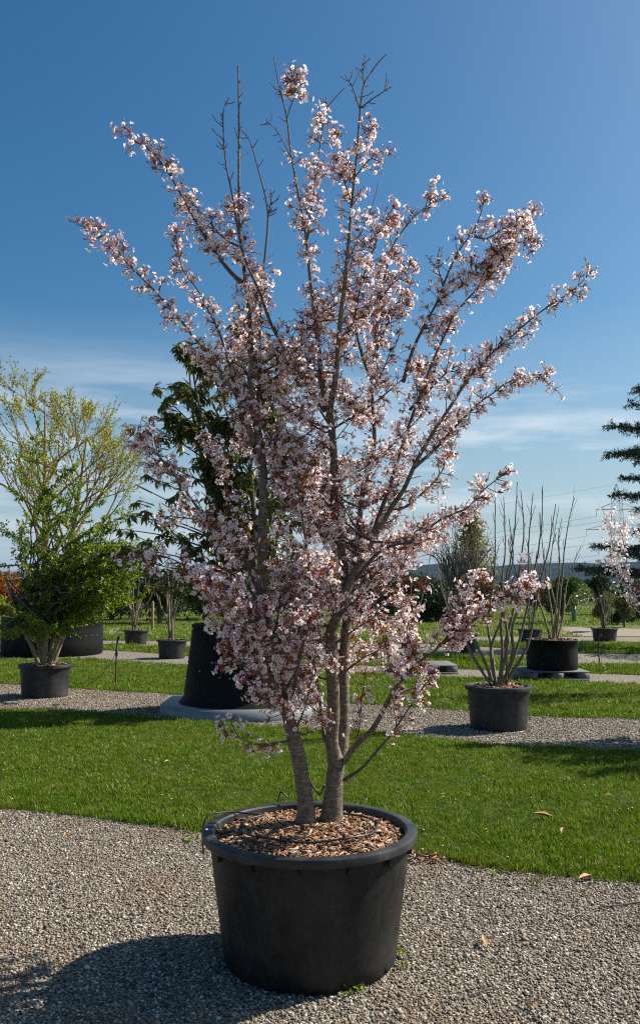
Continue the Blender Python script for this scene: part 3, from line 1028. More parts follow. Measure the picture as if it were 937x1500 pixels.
# middle stem and its two leaders
br([(485, 1204, .0), (489, 1150, .0), (492, 1118, .0), (486, 1092, -.02), (488, 1033, -.04), (486, 975, -.05), (486, 921, -.06), (498, 898, -.06), (511, 858, -.05), (526, 828, -.04), (543, 794, -.02)], .052, .021, .45, 1, 18, 6, .2, 'trunk', rad=[.054, .0405, .0375, .031, .0295, .029, .028, .021, .019, .0175, .016])
br([(494, 1130, .02), (502, 1090, .05), (504, 1033, .07), (503, 975, .08), (508, 905, .1), (506, 850, .1), (498, 800, .08), (490, 749, .06), (489, 698, .04), (487, 640, .02), (482, 602, 0)], .036, .02, .3, 1, 20, 6, .2, 'trunk', rad=[.03, .027, .0255, .025, .023, .021, .0195, .0185, .018, .017, .016])
br([(482, 602, 0), (473, 575, .02), (465, 492, .06), (460, 454, .08), (454, 406, .1), (449, 354, .12), (437, 285, .14), (426, 224, .15), (420, 173, .15), (409, 128, .14), (401, 84, .14)], .015, .0025, 0, .72, 24, 5, .1, bare=6)
br([(450, 350, .12), (460, 279, .1), (467, 224, .08), (474, 176, .07), (480, 156, .06), (505, 128, .06)], .006, .0018, 0, .85, 38, 5, .07)
br([(420, 176, .15), (424, 160, .14), (430, 145, .13), (434, 128, .12), (428, 114, .12)], .003, .002, .4, 1, 110, 0, .07)
br([(426, 232, .15), (414, 205, .18), (402, 188, .2), (391, 178, .2)], .003, .0014, 0, 0, 0, 0, .1, bare=14)
br([(482, 602, 0), (492, 547, -.02), (498, 473, -.04), (505, 412, -.05), (511, 348, -.05), (515, 299, -.05), (522, 231, -.05), (525, 190, -.05), (529, 145, -.05), (534, 121, -.05), (554, 91, -.05), (566, 79, -.05)], .017, .0025, 0, .76, 26, 6, .1, bare=8)
br([(528, 158, -.05), (548, 143, -.08), (573, 127, -.1)], .004, .0018, 0, 0, 0, 0, .1, bare=10)
br([(527, 160, -.05), (516, 128, -.02), (505, 110, 0)], .004, .0018, 0, 0, 0, 0, .1, bare=14)
br([(533, 124, -.05), (532, 105, -.04), (530, 93, -.03)], .003, .0016, 0, 0, 0, 0, .1, bare=14)
br([(519, 260, -.05), (540, 235, -.1), (556, 222, -.12), (566, 224, -.14)], .004, .0016, .2, 1, 28, 2, .05, buddy=.4)
br([(516, 300, -.05), (503, 262, .0), (496, 222, .03), (492, 195, .05)], .004, .0016, .1, 1, 45, 4, .06)
br([(527, 175, -.05), (538, 200, -.1), (545, 186, -.12)], .003, .0016, .5, 1, 40, 2, .04)
br([(511, 380, -.05), (538, 320, .1), (550, 285, .14), (552, 268, .15)], .005, .0014, .05, .75, 24, 4, .07)
# leaders right of the middle
br([(512, 870, .06), (524, 784, .1), (532, 712, .14), (543, 682, .16), (548, 643, .18), (545, 580, .2), (548, 520, .2), (556, 440, .22), (566, 395, .22), (575, 360, .22), (604, 320, .22), (628, 300, .22), (648, 290, .22)], .018, .002, .1, 1, 38, 9, .13)
br([(545, 560, .2), (530, 520, .1), (520, 470, .05), (528, 420, 0), (545, 370, -.05), (560, 330, -.08), (575, 305, -.1)], .009, .002, .1, 1, 40, 8, .12)
br([(548, 520, .2), (570, 470, .3), (590, 445, .33), (602, 412, .35), (606, 398, .35)], .007, .0018, .1, 1, 30, 6, .09, buddy=.4)
br([(556, 440, .22), (575, 415, .1), (590, 405, .06), (600, 388, .03)], .005, .0018, .1, 1, 34, 5, .1)
br([(543, 794, -.02), (559, 768, 0), (575, 740, 0), (591, 717, 0), (610, 675, -.02), (636, 630, -.04), (655, 602, -.06), (686, 554, -.08), (715, 522, -.1), (744, 497, -.12), (773, 471, -.14), (798, 452, -.16), (837, 426, -.18), (862, 402, -.2)], .0145, .002, .1, 1, 40, 7, .09)
br([(606, 685, -.02), (637, 658, .06), (656, 636, .1), (698, 593, .14), (720, 577, .16), (742, 561, .18), (765, 551, .2), (797, 548, .22)], .01, .0018, .15, 1, 46, 8, .1)
br([(540, 800, -.02), (556, 752, .06), (569, 717, .1), (582, 675, .14), (594, 637, .16), (604, 608, .18), (620, 566, .2), (633, 530, .22), (652, 489, .22), (667, 458, .22), (706, 414, .22), (728, 385, .22), (750, 343, .22), (780, 310, .22)], .0125, .002, .1, 1, 40, 8, .11)
br([(590, 560, .18), (603, 516, .12), (619, 481, .08), (638, 446, .06), (648, 420, .05), (661, 388, .04), (677, 359, .03), (690, 343, .02), (702, 318, .01), (708, 296, 0)], .011, .002, .05, 1, 26, 4, .09)
br([(640, 442, .06), (655, 432, .1), (680, 415, .12), (705, 385, .12), (730, 365, .1), (760, 355, .08), (783, 356, .08)], .008, .0018, .2, 1, 52, 8, .1)
br([(700, 420, .22), (725, 395, .12), (740, 372, .1), (765, 335, .1)], .006, .0018, 0, 1, 48, 8, .09)
br([(690, 345, .02), (712, 350, .0), (735, 335, -.03), (760, 322, -.05)], .005, .0018, .1, 1, 46, 6, .08)
br([(648, 420, .05), (643, 400, .06), (641, 380, .07), (643, 362, .07)], .0035, .0018, 0, 0, 0, 0, .1, bare=14)
br([(641, 392, .07), (632, 384, .08), (623, 374, .1)], .0026, .0016, 0, 0, 0, 0, .1, bare=10)
br([(600, 600, .18), (625, 575, .26), (655, 545, .3), (690, 525, .33)], .008, .002, .1, 1, 38, 8, .12)
br([(575, 745, .0), (595, 742, .05), (640, 700, .15), (655, 670, .2), (668, 640, .22)], .008, .002, .1, .9, 26, 6, .09)
# lower right limbs
br([(520, 850, -.05), (545, 818, -.12), (572, 800, -.16), (608, 790, -.2), (643, 762, -.24), (685, 743, -.28), (704, 721, -.3), (722, 706, -.32), (742, 690, -.34)], .01, .0018, .12, 1, 44, 7, .09)
br([(530, 830, .05), (572, 808, .1), (604, 800, .14), (630, 788, .18), (655, 768, .2), (690, 752, .22)], .007, .0018, .2, 1, 24, 4, .08)
br([(503, 1118, -.02), (519, 1094, -.03), (546, 1067, -.05), (565, 1033, -.06), (581, 1004, -.06), (611, 972, -.06), (645, 945, -.06), (672, 905, -.05), (693, 877, -.04), (706, 845, -.03)], .0165, .0025, .38, 1, 78, 15, .14)
br([(640, 948, -.06), (675, 925, -.08), (710, 895, -.1), (740, 875, -.1), (774, 855, -.1)], .007, .0018, .05, 1, 64, 14, .12)
br([(611, 972, -.06), (600, 940, -.12), (590, 905, -.15), (580, 870, -.16)], .006, .0018, .05, 1, 56, 13, .13)
br([(503, 1143, -.03), (530, 1125, -.08), (550, 1102, -.11), (573, 1075, -.12), (607, 1025, -.12), (634, 987, -.12)], .009, .002, .45, 1, 26, 5, .07)
br([(519, 1094, -.08), (527, 1060, -.14), (530, 1020, -.16), (534, 990, -.18)], .004, .0016, .1, 1, 18, 3, .06)
br([(490, 1115, .03), (475, 1080, .06), (470, 1040, .1), (464, 1000, .12), (455, 940, .14), (445, 900, .16)], .011, .006, .5, 1, 20, 6, .14)
br([(490, 1050, -.04), (478, 1035, -.12), (462, 1020, -.18), (450, 990, -.22)], .004, .0015, .3, 1, 24, 3, .06)

for rows in ([(430, 1075, -.1), (445, 1040, -.25), (455, 1000, -.35), (462, 955, -.4)], [(414, 1010, -.12), (395, 985, -.02), (370, 960, .08), (350, 925, .12)], [(420, 1050, -.1), (400, 1035, -.28), (380, 1018, -.36), (358, 1000, -.42)],
             [(487, 965, -.05), (470, 940, -.18), (455, 922, -.28), (438, 900, -.33)], [(503, 985, .08), (530, 965, .0), (555, 952, -.06), (592, 928, -.1)], [(488, 945, -.05), (515, 925, -.2), (545, 905, -.3), (576, 878, -.35)],
             [(565, 1033, -.06), (588, 1015, -.1), (606, 1008, -.12)], [(415, 1020, -.1), (430, 985, -.02), (442, 950, .05), (450, 915, .1)], [(408, 985, -.12), (420, 960, -.3), (425, 930, -.4), (428, 895, -.45)], [(400, 930, -.14), (375, 925, -.28), (350, 935, -.36), (330, 950, -.4)],
             [(388, 870, -.12), (362, 872, -.02), (335, 890, .06), (310, 905, .1)], [(425, 1062, -.1), (440, 1075, -.2), (455, 1072, -.27), (470, 1062, -.3)], [(486, 1040, -.05), (470, 1045, -.2), (455, 1035, -.28), (440, 1020, -.3)]):
    br(rows, .006, .0018, .15, 1, 24, 6, .1)

# inner branches that fill the crown, in every direction round the stems
MASS = np.array([(238, 745), (232, 800), (255, 860), (292, 905), (322, 960), (350, 1000), (402, 1035), (445, 1000), (525, 1000), (585, 985), (650, 930), (640, 890), (605, 850), (608, 820), (640, 770), (630, 700), (650, 600), (650, 520), (600, 440), (560, 380), (500, 400), (440, 420), (400, 450), (352, 450), (300, 560), (310, 620), (250, 690)], float)


def project(p):
    q = np.asarray(p) - np.array([0, 0, CAM_H])
    f = q[1] * math.cos(PITCH) + q[2] * math.sin(PITCH)
    u = -q[1] * math.sin(PITCH) + q[2] * math.cos(PITCH)
    return 468.5 + FPX * q[0] / f, 750 - FPX * u / f


def inside(poly, x, y):
    c = False
    j = len(poly) - 1
    for i in range(len(poly)):
        if (poly[i, 1] > y) != (poly[j, 1] > y) and x < (poly[j, 0] - poly[i, 0]) * (y - poly[i, 1]) / (poly[j, 1] - poly[i, 1]) + poly[i, 0]:
            c = not c
        j = i
    return c


def clear_window(px, py):
    """the lower stems stand clear of blossom in the photograph"""
    return (py > 1000 and 440 < px < 560) or (py > 930 and 475 < px < 515)


hosts = [b for b in BR if b['p'][0, 3] > 0.0145]
made = 0
tries = 0
while made < 70 and tries < 4000:
    tries += 1
    h = hosts[rng.integers(len(hosts))]['p']
    q = h[rng.integers(int(len(h) * 0.1), len(h))]
    if q[3] < 0.008 or q[2] < 1.15:
        continue
    th = rng.uniform(0, 6.283)
    d = norm(np.array([math.cos(th), math.sin(th), rng.uniform(0.0, 1.0)]))
    L = rng.uniform(0.28, 0.62)
    e1 = q[:3] + d * L * 0.5 + np.array([0, 0, -0.01])
    e2 = q[:3] + d * L + np.array([0, 0, L * rng.uniform(0.0, 0.25)])
    x, y = project(e2)
    if not inside(MASS, x, y) or abs(e2[1] - TD) > 0.62:
        continue
    made += 1
    BR.append(dict(p=spline([[*q[:3], 0.006], [*e1, 0.004], [*e2, 0.0018]], 0.03), f0=.15, f1=1, cpm=30, spm=7, sl=.12, name='branch', bare=0, buddy=0.15))

twigs = Acc()
cl_pos, cl_dir, cl_bud = [], [], []


STEM_VIEWS = ((366, 400, 690, 880), (472, 522, 905, 1210), (408, 458, 1040, 1210), (474, 502, 590, 760), (505, 575, 740, 900), (590, 640, 600, 720))


def add_cluster(p, d, buddy):
    # the stems carry little blossom on their open side
    x, y = project(p)
    if p[1] < TD + 0.03 and rng.random() < 0.72:
        for x0, x1, y0, y1 in STEM_VIEWS:
            if x0 < x < x1 and y0 < y < y1:
                return
    cl_pos.append(p)
    cl_dir.append(d)
    cl_bud.append(rng.random() < buddy)


for b in BR:
    p = b['p']
    a = Acc()
    tube(a, p, 12 if b['name'] == 'trunk' else 8, rough=0.035 if p[0, 3] > 0.02 else 0.02, off=OFF)
    a.build(b['name'], M['cherry_bark'] if p[0, 3] > 0.0125 else M['twig'], cherry, True)
    seg = np.linalg.norm(np.diff(p[:, :3], axis=0), axis=1)
    s = np.concatenate([[0], np.cumsum(seg)])
    L = s[-1]
    tg = norm(np.gradient(p[:, :3], axis=0))

    def at(u):
        return np.array([np.interp(u, s, p[:, k]) for k in range(4)]), norm(np.array([np.interp(u, s, tg[:, k]) for k in range(3)]))

    fl = (b['f1'] - b['f0']) * L
    for _ in range(int(b['cpm'] * fl * (1.85 if p[0, 3] < 0.0155 else 1.05))):
        u = (b['f0'] + rng.random() * (b['f1'] - b['f0'])) * L
        q, t = at(u)
        x_, y_ = project(q[:3])
        if clear_window(x_, y_) and b['name'] == 'trunk':
            continue
        d = randdir(1)[0]
        d = norm(d - t * np.dot(d, t) + t * 0.45 + np.array([0, 0, -0.05]))
        e = q[:3] + d * (q[3] + 0.004 + 0.05 * rng.random() ** 1.5)
        tube(twigs, np.array([[*q[:3], 0.0022], [*e, 0.0017]]), 4, off=OFF)
        add_cluster(e, d, b['buddy'] + (0.25 if u > 0.93 * L else 0))
    if b['f1'] > 0.9:
        q, t = at(L)
        for _ in range(2):
            add_cluster(q[:3], norm(t + randdir(1)[0] * 0.4), 0.5)
    for _ in range(int(b['spm'] * fl * 1.1)):
        u = (b['f0'] + rng.random() * (b['f1'] - b['f0'])) * L
        q, t = at(u)
        x_, y_ = project(q[:3])
        if clear_window(x_, y_):
            continue
        d = randdir(1)[0]
        d = norm(norm(d - t * np.dot(d, t)) * rng.uniform(0.6, 1.1) + t * 0.8 + np.array([0, 0, 0.15]))
        sl = b['sl'] * rng.uniform(0.4, 1.25)
        m_ = q[:3] + d * sl * 0.5 + randdir(1)[0] * sl * 0.06
        e = q[:3] + d * sl + np.array([0, 0, sl * 0.12])
        sp = spline([[*q[:3], 0.003], [*m_, 0.0022], [*e, 0.0015]], 0.03)
        tube(twigs, sp, 4, off=OFF)
        nc = max(1, int(sl / 0.03))
        for k in range(nc):
            w = sp[min(len(sp) - 1, int((0.35 + 0.65 * (k + rng.random()) / nc) * (len(sp) - 1) + 0.5)), :3]
            dd = randdir(1)[0]
            dd = norm(dd - d * np.dot(dd, d) * 0.6 + d * 0.3)
            add_cluster(w + dd * 0.006, dd, b['buddy'])
    for _ in range(b['bare']):
        u = rng.uniform(b['f1'] * L, L * 0.98)
        q, t = at(u)
        d = randdir(1)[0] * np.array([1, 0.7, 1])
        d = norm(norm(d - t * np.dot(d, t)) + t * 0.6)
        sl = rng.choice([0.008, 0.016, 0.028, 0.045, 0.065], p=[.2, .25, .25, .2, .1])
        tube(twigs, np.array([[*q[:3], 0.0026], [*(q[:3] + d * sl * 0.6), 0.002], [*(q[:3] + d * sl * 0.93 + np.array([0, 0, sl * 0.15])), 0.0019], [*(q[:3] + d * sl + np.array([0, 0, sl * 0.2])), 0.0026]]), 4, off=OFF)
twigs.build('twigs', M['twig'], cherry, kind='stuff')

cl_pos, cl_dir, cl_bud = np.array(cl_pos), np.array(cl_dir), np.array(cl_bud)
K = len(cl_pos)
N_ = norm(np.array([0, 0, 1.0]) + 0.5 * rng.normal(size=(K, 3)))
cl_R = frames(cl_dir + np.array([0, 0, -0.12]), N_)
cl_s = rng.uniform(0.82, 1.15, K)
pick = np.where(cl_bud, rng.integers(0, len(BUDDY), K) + len(CLUS), rng.integers(0, len(CLUS), K))
ALLC = CLUS + BUDDY
# the 300 nearest the camera are clusters of their own
near = np.argsort(cl_pos[:, 1] + 0.25 * (np.abs(cl_pos[:, 0]) > 1.2))[:300]
isnear = np.zeros(K, bool)
isnear[near] = True
cmesh = [c.mesh('blossom_cluster', FMATS) for c in ALLC]
from mathutils import Matrix
for i in near:
    o = link('blossom_cluster', cmesh[pick[i]], cherry)
    m4 = Matrix.Identity(4)
    for r_ in range(3):
        for c_ in range(3):
            m4[r_][c_] = cl_R[i][r_, c_] * cl_s[i]
        m4[r_][3] = cl_pos[i][r_] - OFF[r_]
    o.matrix_local = m4
acc = Acc()
for v in range(len(ALLC)):
    sel = np.where((pick == v) & ~isnear)[0]
    acc.inst(ALLC[v], cl_R[sel] * cl_s[sel][:, None, None], cl_pos[sel] - OFF)
acc.build('blossoms', FMATS, cherry, kind='stuff')
print('cherry clusters', K)


# ------------------------------------------------------------------ potted plants around it
def grow(acc, p, d, L, r, lvl, out, up=0.25, jit=0.18, kids=(4, 6), ang=0.7, ratio=0.6, seg=5, mat=0, sides=(8, 6, 4, 3, 3), rmin=0.002, first=0.35, off=(0, 0, 0)):
    """branching wood; out collects (point, direction, level) along the finest twigs"""
    pts = [np.array([*p, r])]
    dd = norm(d)
    q = np.array(p, float)
    for k in range(seg):
        dd = norm(dd + rng.normal(0, jit, 3) + np.array([0, 0, up * 0.2]))
        q = q + dd * L / seg
        pts.append(np.array([*q, max(rmin, r * (1 - 0.75 * (k + 1) / seg))]))
    pts = np.array(pts)
    tube(acc, pts, sides[min(lvl, len(sides) - 1)] if True else 4, mat, off=off)
    for k in range(1, len(pts)):
        out.append((pts[k, :3], norm(pts[k, :3] - pts[k - 1, :3]), lvl))
    return pts


def tree_rec(acc, p, d, L, r, lvl, maxl, out, **kw):
    kids, ang, ratio, first = kw.get('kids', (4, 6)), kw.get('ang', 0.7), kw.get('ratio', 0.6), kw.get('first', 0.35)
    pts = grow(acc, p, d, L, r, lvl, out, **kw)
    if lvl >= maxl:
        return
    n = rng.integers(kids[0], kids[1] + 1)
    seg = len(pts) - 1
    for k in range(n):
        t = first + (1 - first) * (k + rng.random()) / n
        i = min(seg - 1, int(t * seg))
        f = t * seg - i
        q = pts[i] * (1 - f) + pts[i + 1] * f
        t0 = norm(pts[i + 1, :3] - pts[i, :3])
        s = randdir(1)[0]
        s = norm(s - t0 * np.dot(s, t0))
        a_ = ang * rng.uniform(0.7, 1.25)
        nd = norm(t0 * math.cos(a_) + s * math.sin(a_) + np.array([0, 0, kw.get('up', 0.25) * 0.4]))
        tree_rec(acc, q[:3], nd, L * ratio * rng.uniform(0.7, 1.15) * (1.15 - 0.45 * t), max(kw.get('rmin', 0.002), q[3] * 0.7), lvl + 1, maxl, out, **kw)


def leaves_at(acc, P_, D_, n, tm, spread, tilt=0.8, up=0.4, scale=(0.7, 1.3)):
    """n leaves per point"""
    P_, D_ = np.repeat(P_, n, 0), np.repeat(D_, n, 0)
    k = len(P_)
    d = norm(D_ * (1 - tilt * 0.5) + randdir(k) * tilt)
    N = norm(np.array([0, 0, up * 2]) + randdir(k))
    s = rng.uniform(*scale, k)
    acc.inst(tm, frames(d, N) * s[:, None, None], P_ + randdir(k) * rng.random((k, 1)) * spread)


# ---- evergreen in the tall black container on the octagonal platform, left of the cherry
CC = np.array([-0.96, 11.3, 0.0])
pl = thing('steel_platform', 'low octagonal grey steel platform under the tall black container', 'platform', None, CC)
ap = 1.0
ang8 = [(k + 0.5) * math.pi / 4 for k in range(8)]
ro = ap / math.cos(math.pi / 8)
a = Acc()
O8 = np.array([[ro * math.cos(t), ro * math.sin(t)] for t in ang8])
I8 = O8 * 0.74
V = [[*q, 0.118] for q in O8] + [[*q, 0.0] for q in O8] + [[*q, 0.118] for q in I8] + [[*q, 0.09] for q in I8]
F = []
for k in range(8):
    j = (k + 1) % 8
    F += [[8 + k, 8 + j, j, k], [k, j, 16 + j, 16 + k], [16 + k, 16 + j, 24 + j, 24 + k]]
a.add(V, F)
a.build('frame', M['steel'], pl)
a = Acc()
box(a, (0, 0, 0), (0.03, 1.7, 0.02))
bar = a.mesh('grating_bar', [M['steel']])
for k in range(-6, 7):
    x = k * 0.115
    hl = min(0.74, (1.04 - abs(x)) * 0.98)
    o = link('grating_bar', bar, pl)
    o.location = (x, 0, 0.1)
    o.scale = (1, hl / 0.85, 1)

ct = thing('tall_container', 'tall black studded round container on the octagonal steel platform', 'container', None, CC + np.array([0, 0, 0.12]))
n, m_ = 150, 40
an = np.arange(n) / n * 2 * math.pi
rows = []
for i in range(m_ + 1):
    t = i / m_
    rr = 0.775 - 0.115 * t + 0.05 * max(0, 1 - t * 14)
    bumpy = 0.009 * np.maximum(0, np.sin(an * 25 + (i // 2 % 2) * math.pi)) * abs(math.sin(i * math.pi / 2)) if 1 < i < m_ - 1 else 0 * an
    rows.append(np.stack([(rr + bumpy) * np.cos(an), (rr + bumpy) * np.sin(an), np.full(n, 0.95 * t)], -1))
V = np.vstack(rows)
i, j = np.meshgrid(np.arange(m_), np.arange(n), indexing='ij')
F = np.stack([i * n + j, i * n + (j + 1) % n, (i + 1) * n + (j + 1) % n, (i + 1) * n + j], -1).reshape(-1, 4)
a = Acc()
a.add(V, F)
a.build('wall', M['black_container'], ct, True)
a = Acc()
lathe(a, [(0.662, 0.93), (0.68, 0.935), (0.68, 0.965), (0.66, 0.97), (0.635, 0.965), (0.635, 0.9)], 72)
a.build('rim', M['black_container'], ct, True)
a = Acc()
disc(a, 0.64, 0.9, 0.04)
a.build('soil', M['soil'], ct, True)
a = Acc()
lathe(a, [(0.001, 0), (0.013, 0), (0.013, 0.008), (0.001, 0.012)], 10)
plug = a.mesh('plug', [M['green_plug']])


def plugs(parent, R, specs):
    for th, z, rr in specs:
        o = link('plug', plug, parent)
        o.location = (rr * math.cos(th), rr * math.sin(th), z)
        o.rotation_euler = (0, math.pi / 2, th)


plugs(ct, 0.75, [(-1.75, 0.60, 0.722), (-1.25, 0.58, 0.722), (-1.72, 0.35, 0.752), (-2.3, 0.42, 0.745), (-0.8, 0.5, 0.735)])

ev = thing('evergreen_tree', 'dark evergreen with drooping whorls of long leaves behind the cherry', 'tree', None, CC + np.array([0, 0, 1.03]))
EO = CC + np.array([0, 0, 1.03])
wood = Acc()
tips = []
for k in range(5):
    th = k * 1.26 + 0.4
    st = CC + np.array([0.12 * math.cos(th), 0.12 * math.sin(th), 1.0])
    b = Acc()
    o_ = []
    pp = grow(b, st, [0.14 * math.cos(th), 0.14 * math.sin(th), 1], 3.6, 0.045, 0, o_, jit=0.04, off=EO, seg=10)
    b.build('stem', M['grey_bark'], ev, True)
    for i in range(18):
        t = 0.12 + 0.88 * i / 17
        q = pp[min(len(pp) - 1, int(t * (len(pp) - 1)))]
        s_ = rng.uniform(0, 6.283)
        reach = rng.uniform(0.45, 1.1) * (1.0 - 0.5 * t)
        o_ = []
        tree_rec(wood, q[:3], [math.cos(s_), math.sin(s_), rng.uniform(0.0, 0.5)], reach, 0.012, 2, 3, o_, kids=(3, 4), ang=0.7, ratio=0.5, jit=0.2, off=EO, rmin=0.004, up=0.3)
        tips += [(x[0], x[1]) for x in o_ if True]
# twigs out at the left, as the photograph shows them against the sky
for (x, y, dd_) in ((208, 615, -.1), (232, 570, .1), (262, 580, 0), (250, 610, -.3), (200, 710, .2), (190, 755, 0), (178, 775, -.2), (185, 800, .1), (215, 750, -.2), (210, 835, .1), (175, 810, 0), (280, 535, 0), (300, 505, .1), (340, 475, 0), (365, 470, .1), (200, 660, .2)):
    e = P(x, y, 11.15 + dd_)
    st = CC + np.array([-0.25, 0, (e[2] - 0) * 0.75 + 0.25])
    mid = (st + e) / 2 + np.array([0, 0, 0.06 * rng.normal()])
    pp = spline([[*st, 0.014], [*mid, 0.009], [*e, 0.005]], 0.12)
    tube(wood, pp, 4, off=EO)
    for w in pp[len(pp) // 2:]:
        tips.append((w[:3] + randdir(1)[0] * 0.06, norm(e - mid)))
    tips.append((e, norm(e - mid)))
    tips.append((e, norm(e - mid)))
for _ in range(330):
    y = rng.uniform(515, 865)
    xl = np.interp(y, [515, 600, 700, 800, 865], [285, 222, 200, 192, 215])
    x = xl + (430 - xl) * rng.random() ** 1.3
    e = P(x, y, CC[1] + rng.normal(0, 0.45))
    st = np.array([CC[0] + (e[0] - CC[0]) * 0.86, CC[1] + (e[1] - CC[1]) * 0.86, e[2] - rng.uniform(0.02, 0.16)])
    tube(wood, np.array([[*st, 0.008], [*e, 0.005]]), 4, off=EO)
    tips.append((e, norm(e - st)))
wood.build('twigs', M['grey_bark'], ev, kind='stuff')


def whorl(n, L):
    a = Acc()
    for k in range(n):
        th = k / n * 6.283 + random.uniform(-0.3, 0.3)
        el = random.uniform(-1.0, 0.25)
        d = np.array([[math.cos(th) * math.cos(el), math.sin(th) * math.cos(el), math.sin(el)]])
        l = L * random.uniform(0.7, 1.15)
        a.inst(leaf_tmpl(l, l * 0.36, 0.2, random.uniform(0.15, 0.5)), frames(d, np.array([[0, 0, 1.0]])), [np.zeros(3)], [random.random() * 0.35 + (0.6 if random.random() < 0.12 else 0)])
    return a


WH = [whorl(7, 0.15), whorl(9, 0.14), whorl(6, 0.16), whorl(8, 0.13)]
whm = [w.mesh('leaf_whorl', [M['evergreen']]) for w in WH]
idx = rng.permutation(len(tips))
front = sorted(idx, key=lambda i: tips[i][0][1] + (0.9 if tips[i][0][0] > -0.7 else 0.0))
for q in front[:300]:
    o = link('leaf_whorl', whm[rng.integers(4)], ev)
    o.location = tips[q][0] - EO
    o.rotation_euler = (rng.normal(0, 0.35), rng.normal(0, 0.35), rng.uniform(0, 6.28))
    s_ = rng.uniform(0.75, 1.15)
    o.scale = (s_, s_, s_)
rest = [q for q in front[300:] if rng.random() < 0.42]
acc = Acc()
Tt = np.array([tips[q][0] for q in rest])
yaw = rng.uniform(0, 6.28, len(rest))
D = np.stack([np.cos(yaw), np.sin(yaw), rng.normal(0, 0.3, len(rest))], -1)
Rr = frames(D, norm(np.array([0, 0, 1.0]) + rng.normal(0, 0.3, (len(rest), 3))))
for v in range(4):
    sel = np.arange(len(rest)) % 4 == v
    acc.inst(WH[v], Rr[sel], Tt[sel] - EO)
acc.build('foliage', [M['evergreen']], ev, kind='stuff')
print('evergreen whorls', len(tips))

# ---- the green shrub in the pot at the left edge
SH = G(66, 1019.5)
pot('black plastic pot of the bright green shrub at the left edge', SH, 0.378, 0.318, 0.455, nchip=220, ribs=0, mats=('far_pot', 'far_pot'), chip=(0.03, 0.07), n=48, sunk=0.02)
shrub = thing('green_shrub', 'wide bright green leafy shrub with layered boughs at the left edge', 'shrub', None, SH + np.array([0, 0, 0.45]))
SO = SH + np.array([0, 0, 0.45])
stems_end = []
for (x, y, dx) in ((32, 915, -.2), (46, 900, .1), (60, 905, .25), (72, 900, -.25), (86, 905, .1), (100, 908, -.1), (112, 890, .2)):
    b0 = SH + np.array([(x - 70) * 0.002, dx * 0.3, 0.44])
    e = P(x, y, SH[1] + dx)
    t2 = P(x + (x - 66) * 0.7, y - 70, SH[1] + dx * 2)
    b = Acc()
    pp = spline([[*b0, 0.034], [*(b0 * 0.55 + e * 0.45 + np.array([0, 0, 0.03])), 0.03], [*e, 0.024], [*t2, 0.014]], 0.06)
    tube(b, pp, 8, rough=0.06, off=SO)
    b.build('stem', M['pale_bark'], shrub, True)
    stems_end.append(pp)
boughs = Acc()
lp, ld = [], []
tipsL = [(55, 622), (30, 640), (112, 682), (150, 735), (168, 752), (185, 762), (135, 715), (218, 808), (230, 818), (190, 800), (178, 868), (150, 905), (108, 925), (20, 935), (-40, 905), (-100, 860), (-120, 790), (-80, 700), (-30, 650), (0, 655), (90, 760), (60, 700), (20, 720), (-20, 760), (120, 800), (160, 835), (60, 880), (0, 880), (135, 860), (30, 800), (80, 830), (40, 760), (10, 690), (100, 880), (200, 838), (50, 930), (75, 915), (170, 885), (200, 790), (225, 800), (210, 815), (195, 825), (150, 780), (165, 800), (140, 830), (185, 845), (120, 845), (160, 860), (120, 900), (140, 885), (85, 900), (205, 830), (222, 812), (188, 858), (165, 845), (180, 820), (150, 870), (130, 910), (172, 872)] + [(rng.uniform(105, 215), rng.uniform(795, 900)) for _ in range(22)]
for rep in range(2):
    for (x, y) in tipsL:
        if (rep and (rng.random() < 0.15 or y < 735)) or (y < 735 and x < 40 and rng.random() < 0.3):
            continue
        x2, y2 = (x, y) if rep == 0 else (x * 0.85 + rng.normal(0, 14) + 5, y + rng.normal(0, 14) + (8 if y < 800 else -8))
        y2 = min(y2, 925)
        e = P(x2, y2, SH[1] + rng.normal(0, 0.55))
        st = stems_end[rng.integers(len(stems_end))]
        q = st[rng.integers(int(len(st) * (0.45 if y2 > 780 else 0.6)), len(st))]
        sg = 1 if x2 > 25 else -1
        run = rng.uniform(70, 125)
        mid = P(x2 - sg * run, min(925, y2 + run * rng.uniform(0.4, 0.7)), e[1] * 0.6 + SH[1] * 0.4)
        mid[0] = mid[0] if (mid[0] - SH[0]) * sg > -0.25 else SH[0] - 0.25 * sg
        mid[2] = max(mid[2], 1.0)
        pp = spline([[*q[:3], 0.013], [*(q[:3] * 0.5 + mid * 0.5), 0.011], [*mid, 0.009], [*e, 0.003]], 0.09)
        tube(boughs, pp, 4, off=SO)
        for i in range(int(len(pp) * 0.42), len(pp)):
            t = norm(pp[i, :3] - pp[i - 1, :3])
            lp.append(pp[i, :3])
            ld.append(t)
            if rng.random() < 0.75:
                s_ = randdir(1)[0] * np.array([1, 1, 0.45])
                sl = rng.uniform(0.08, 0.24)
                e2 = pp[i, :3] + norm(t * 0.8 + s_) * sl
                tube(boughs, np.array([[*pp[i, :3], 0.004], [*e2, 0.0022]]), 3, off=SO)
                for w in np.linspace(0.25, 1, 4):
                    lp.append(pp[i, :3] * (1 - w) + e2 * w)
                    ld.append(norm(e2 - pp[i, :3]))
boughs.build('boughs', M['grey_bark'], shrub, kind='stuff')
acc = Acc()
leaves_at(acc, np.array(lp) - SO, np.array(ld), 6, leaf_tmpl(0.055, 0.024, 0.3, 0.1), 0.035, 0.9, 1.1)
acc.build('foliage', [M['shrub_leaf']], shrub, kind='stuff')


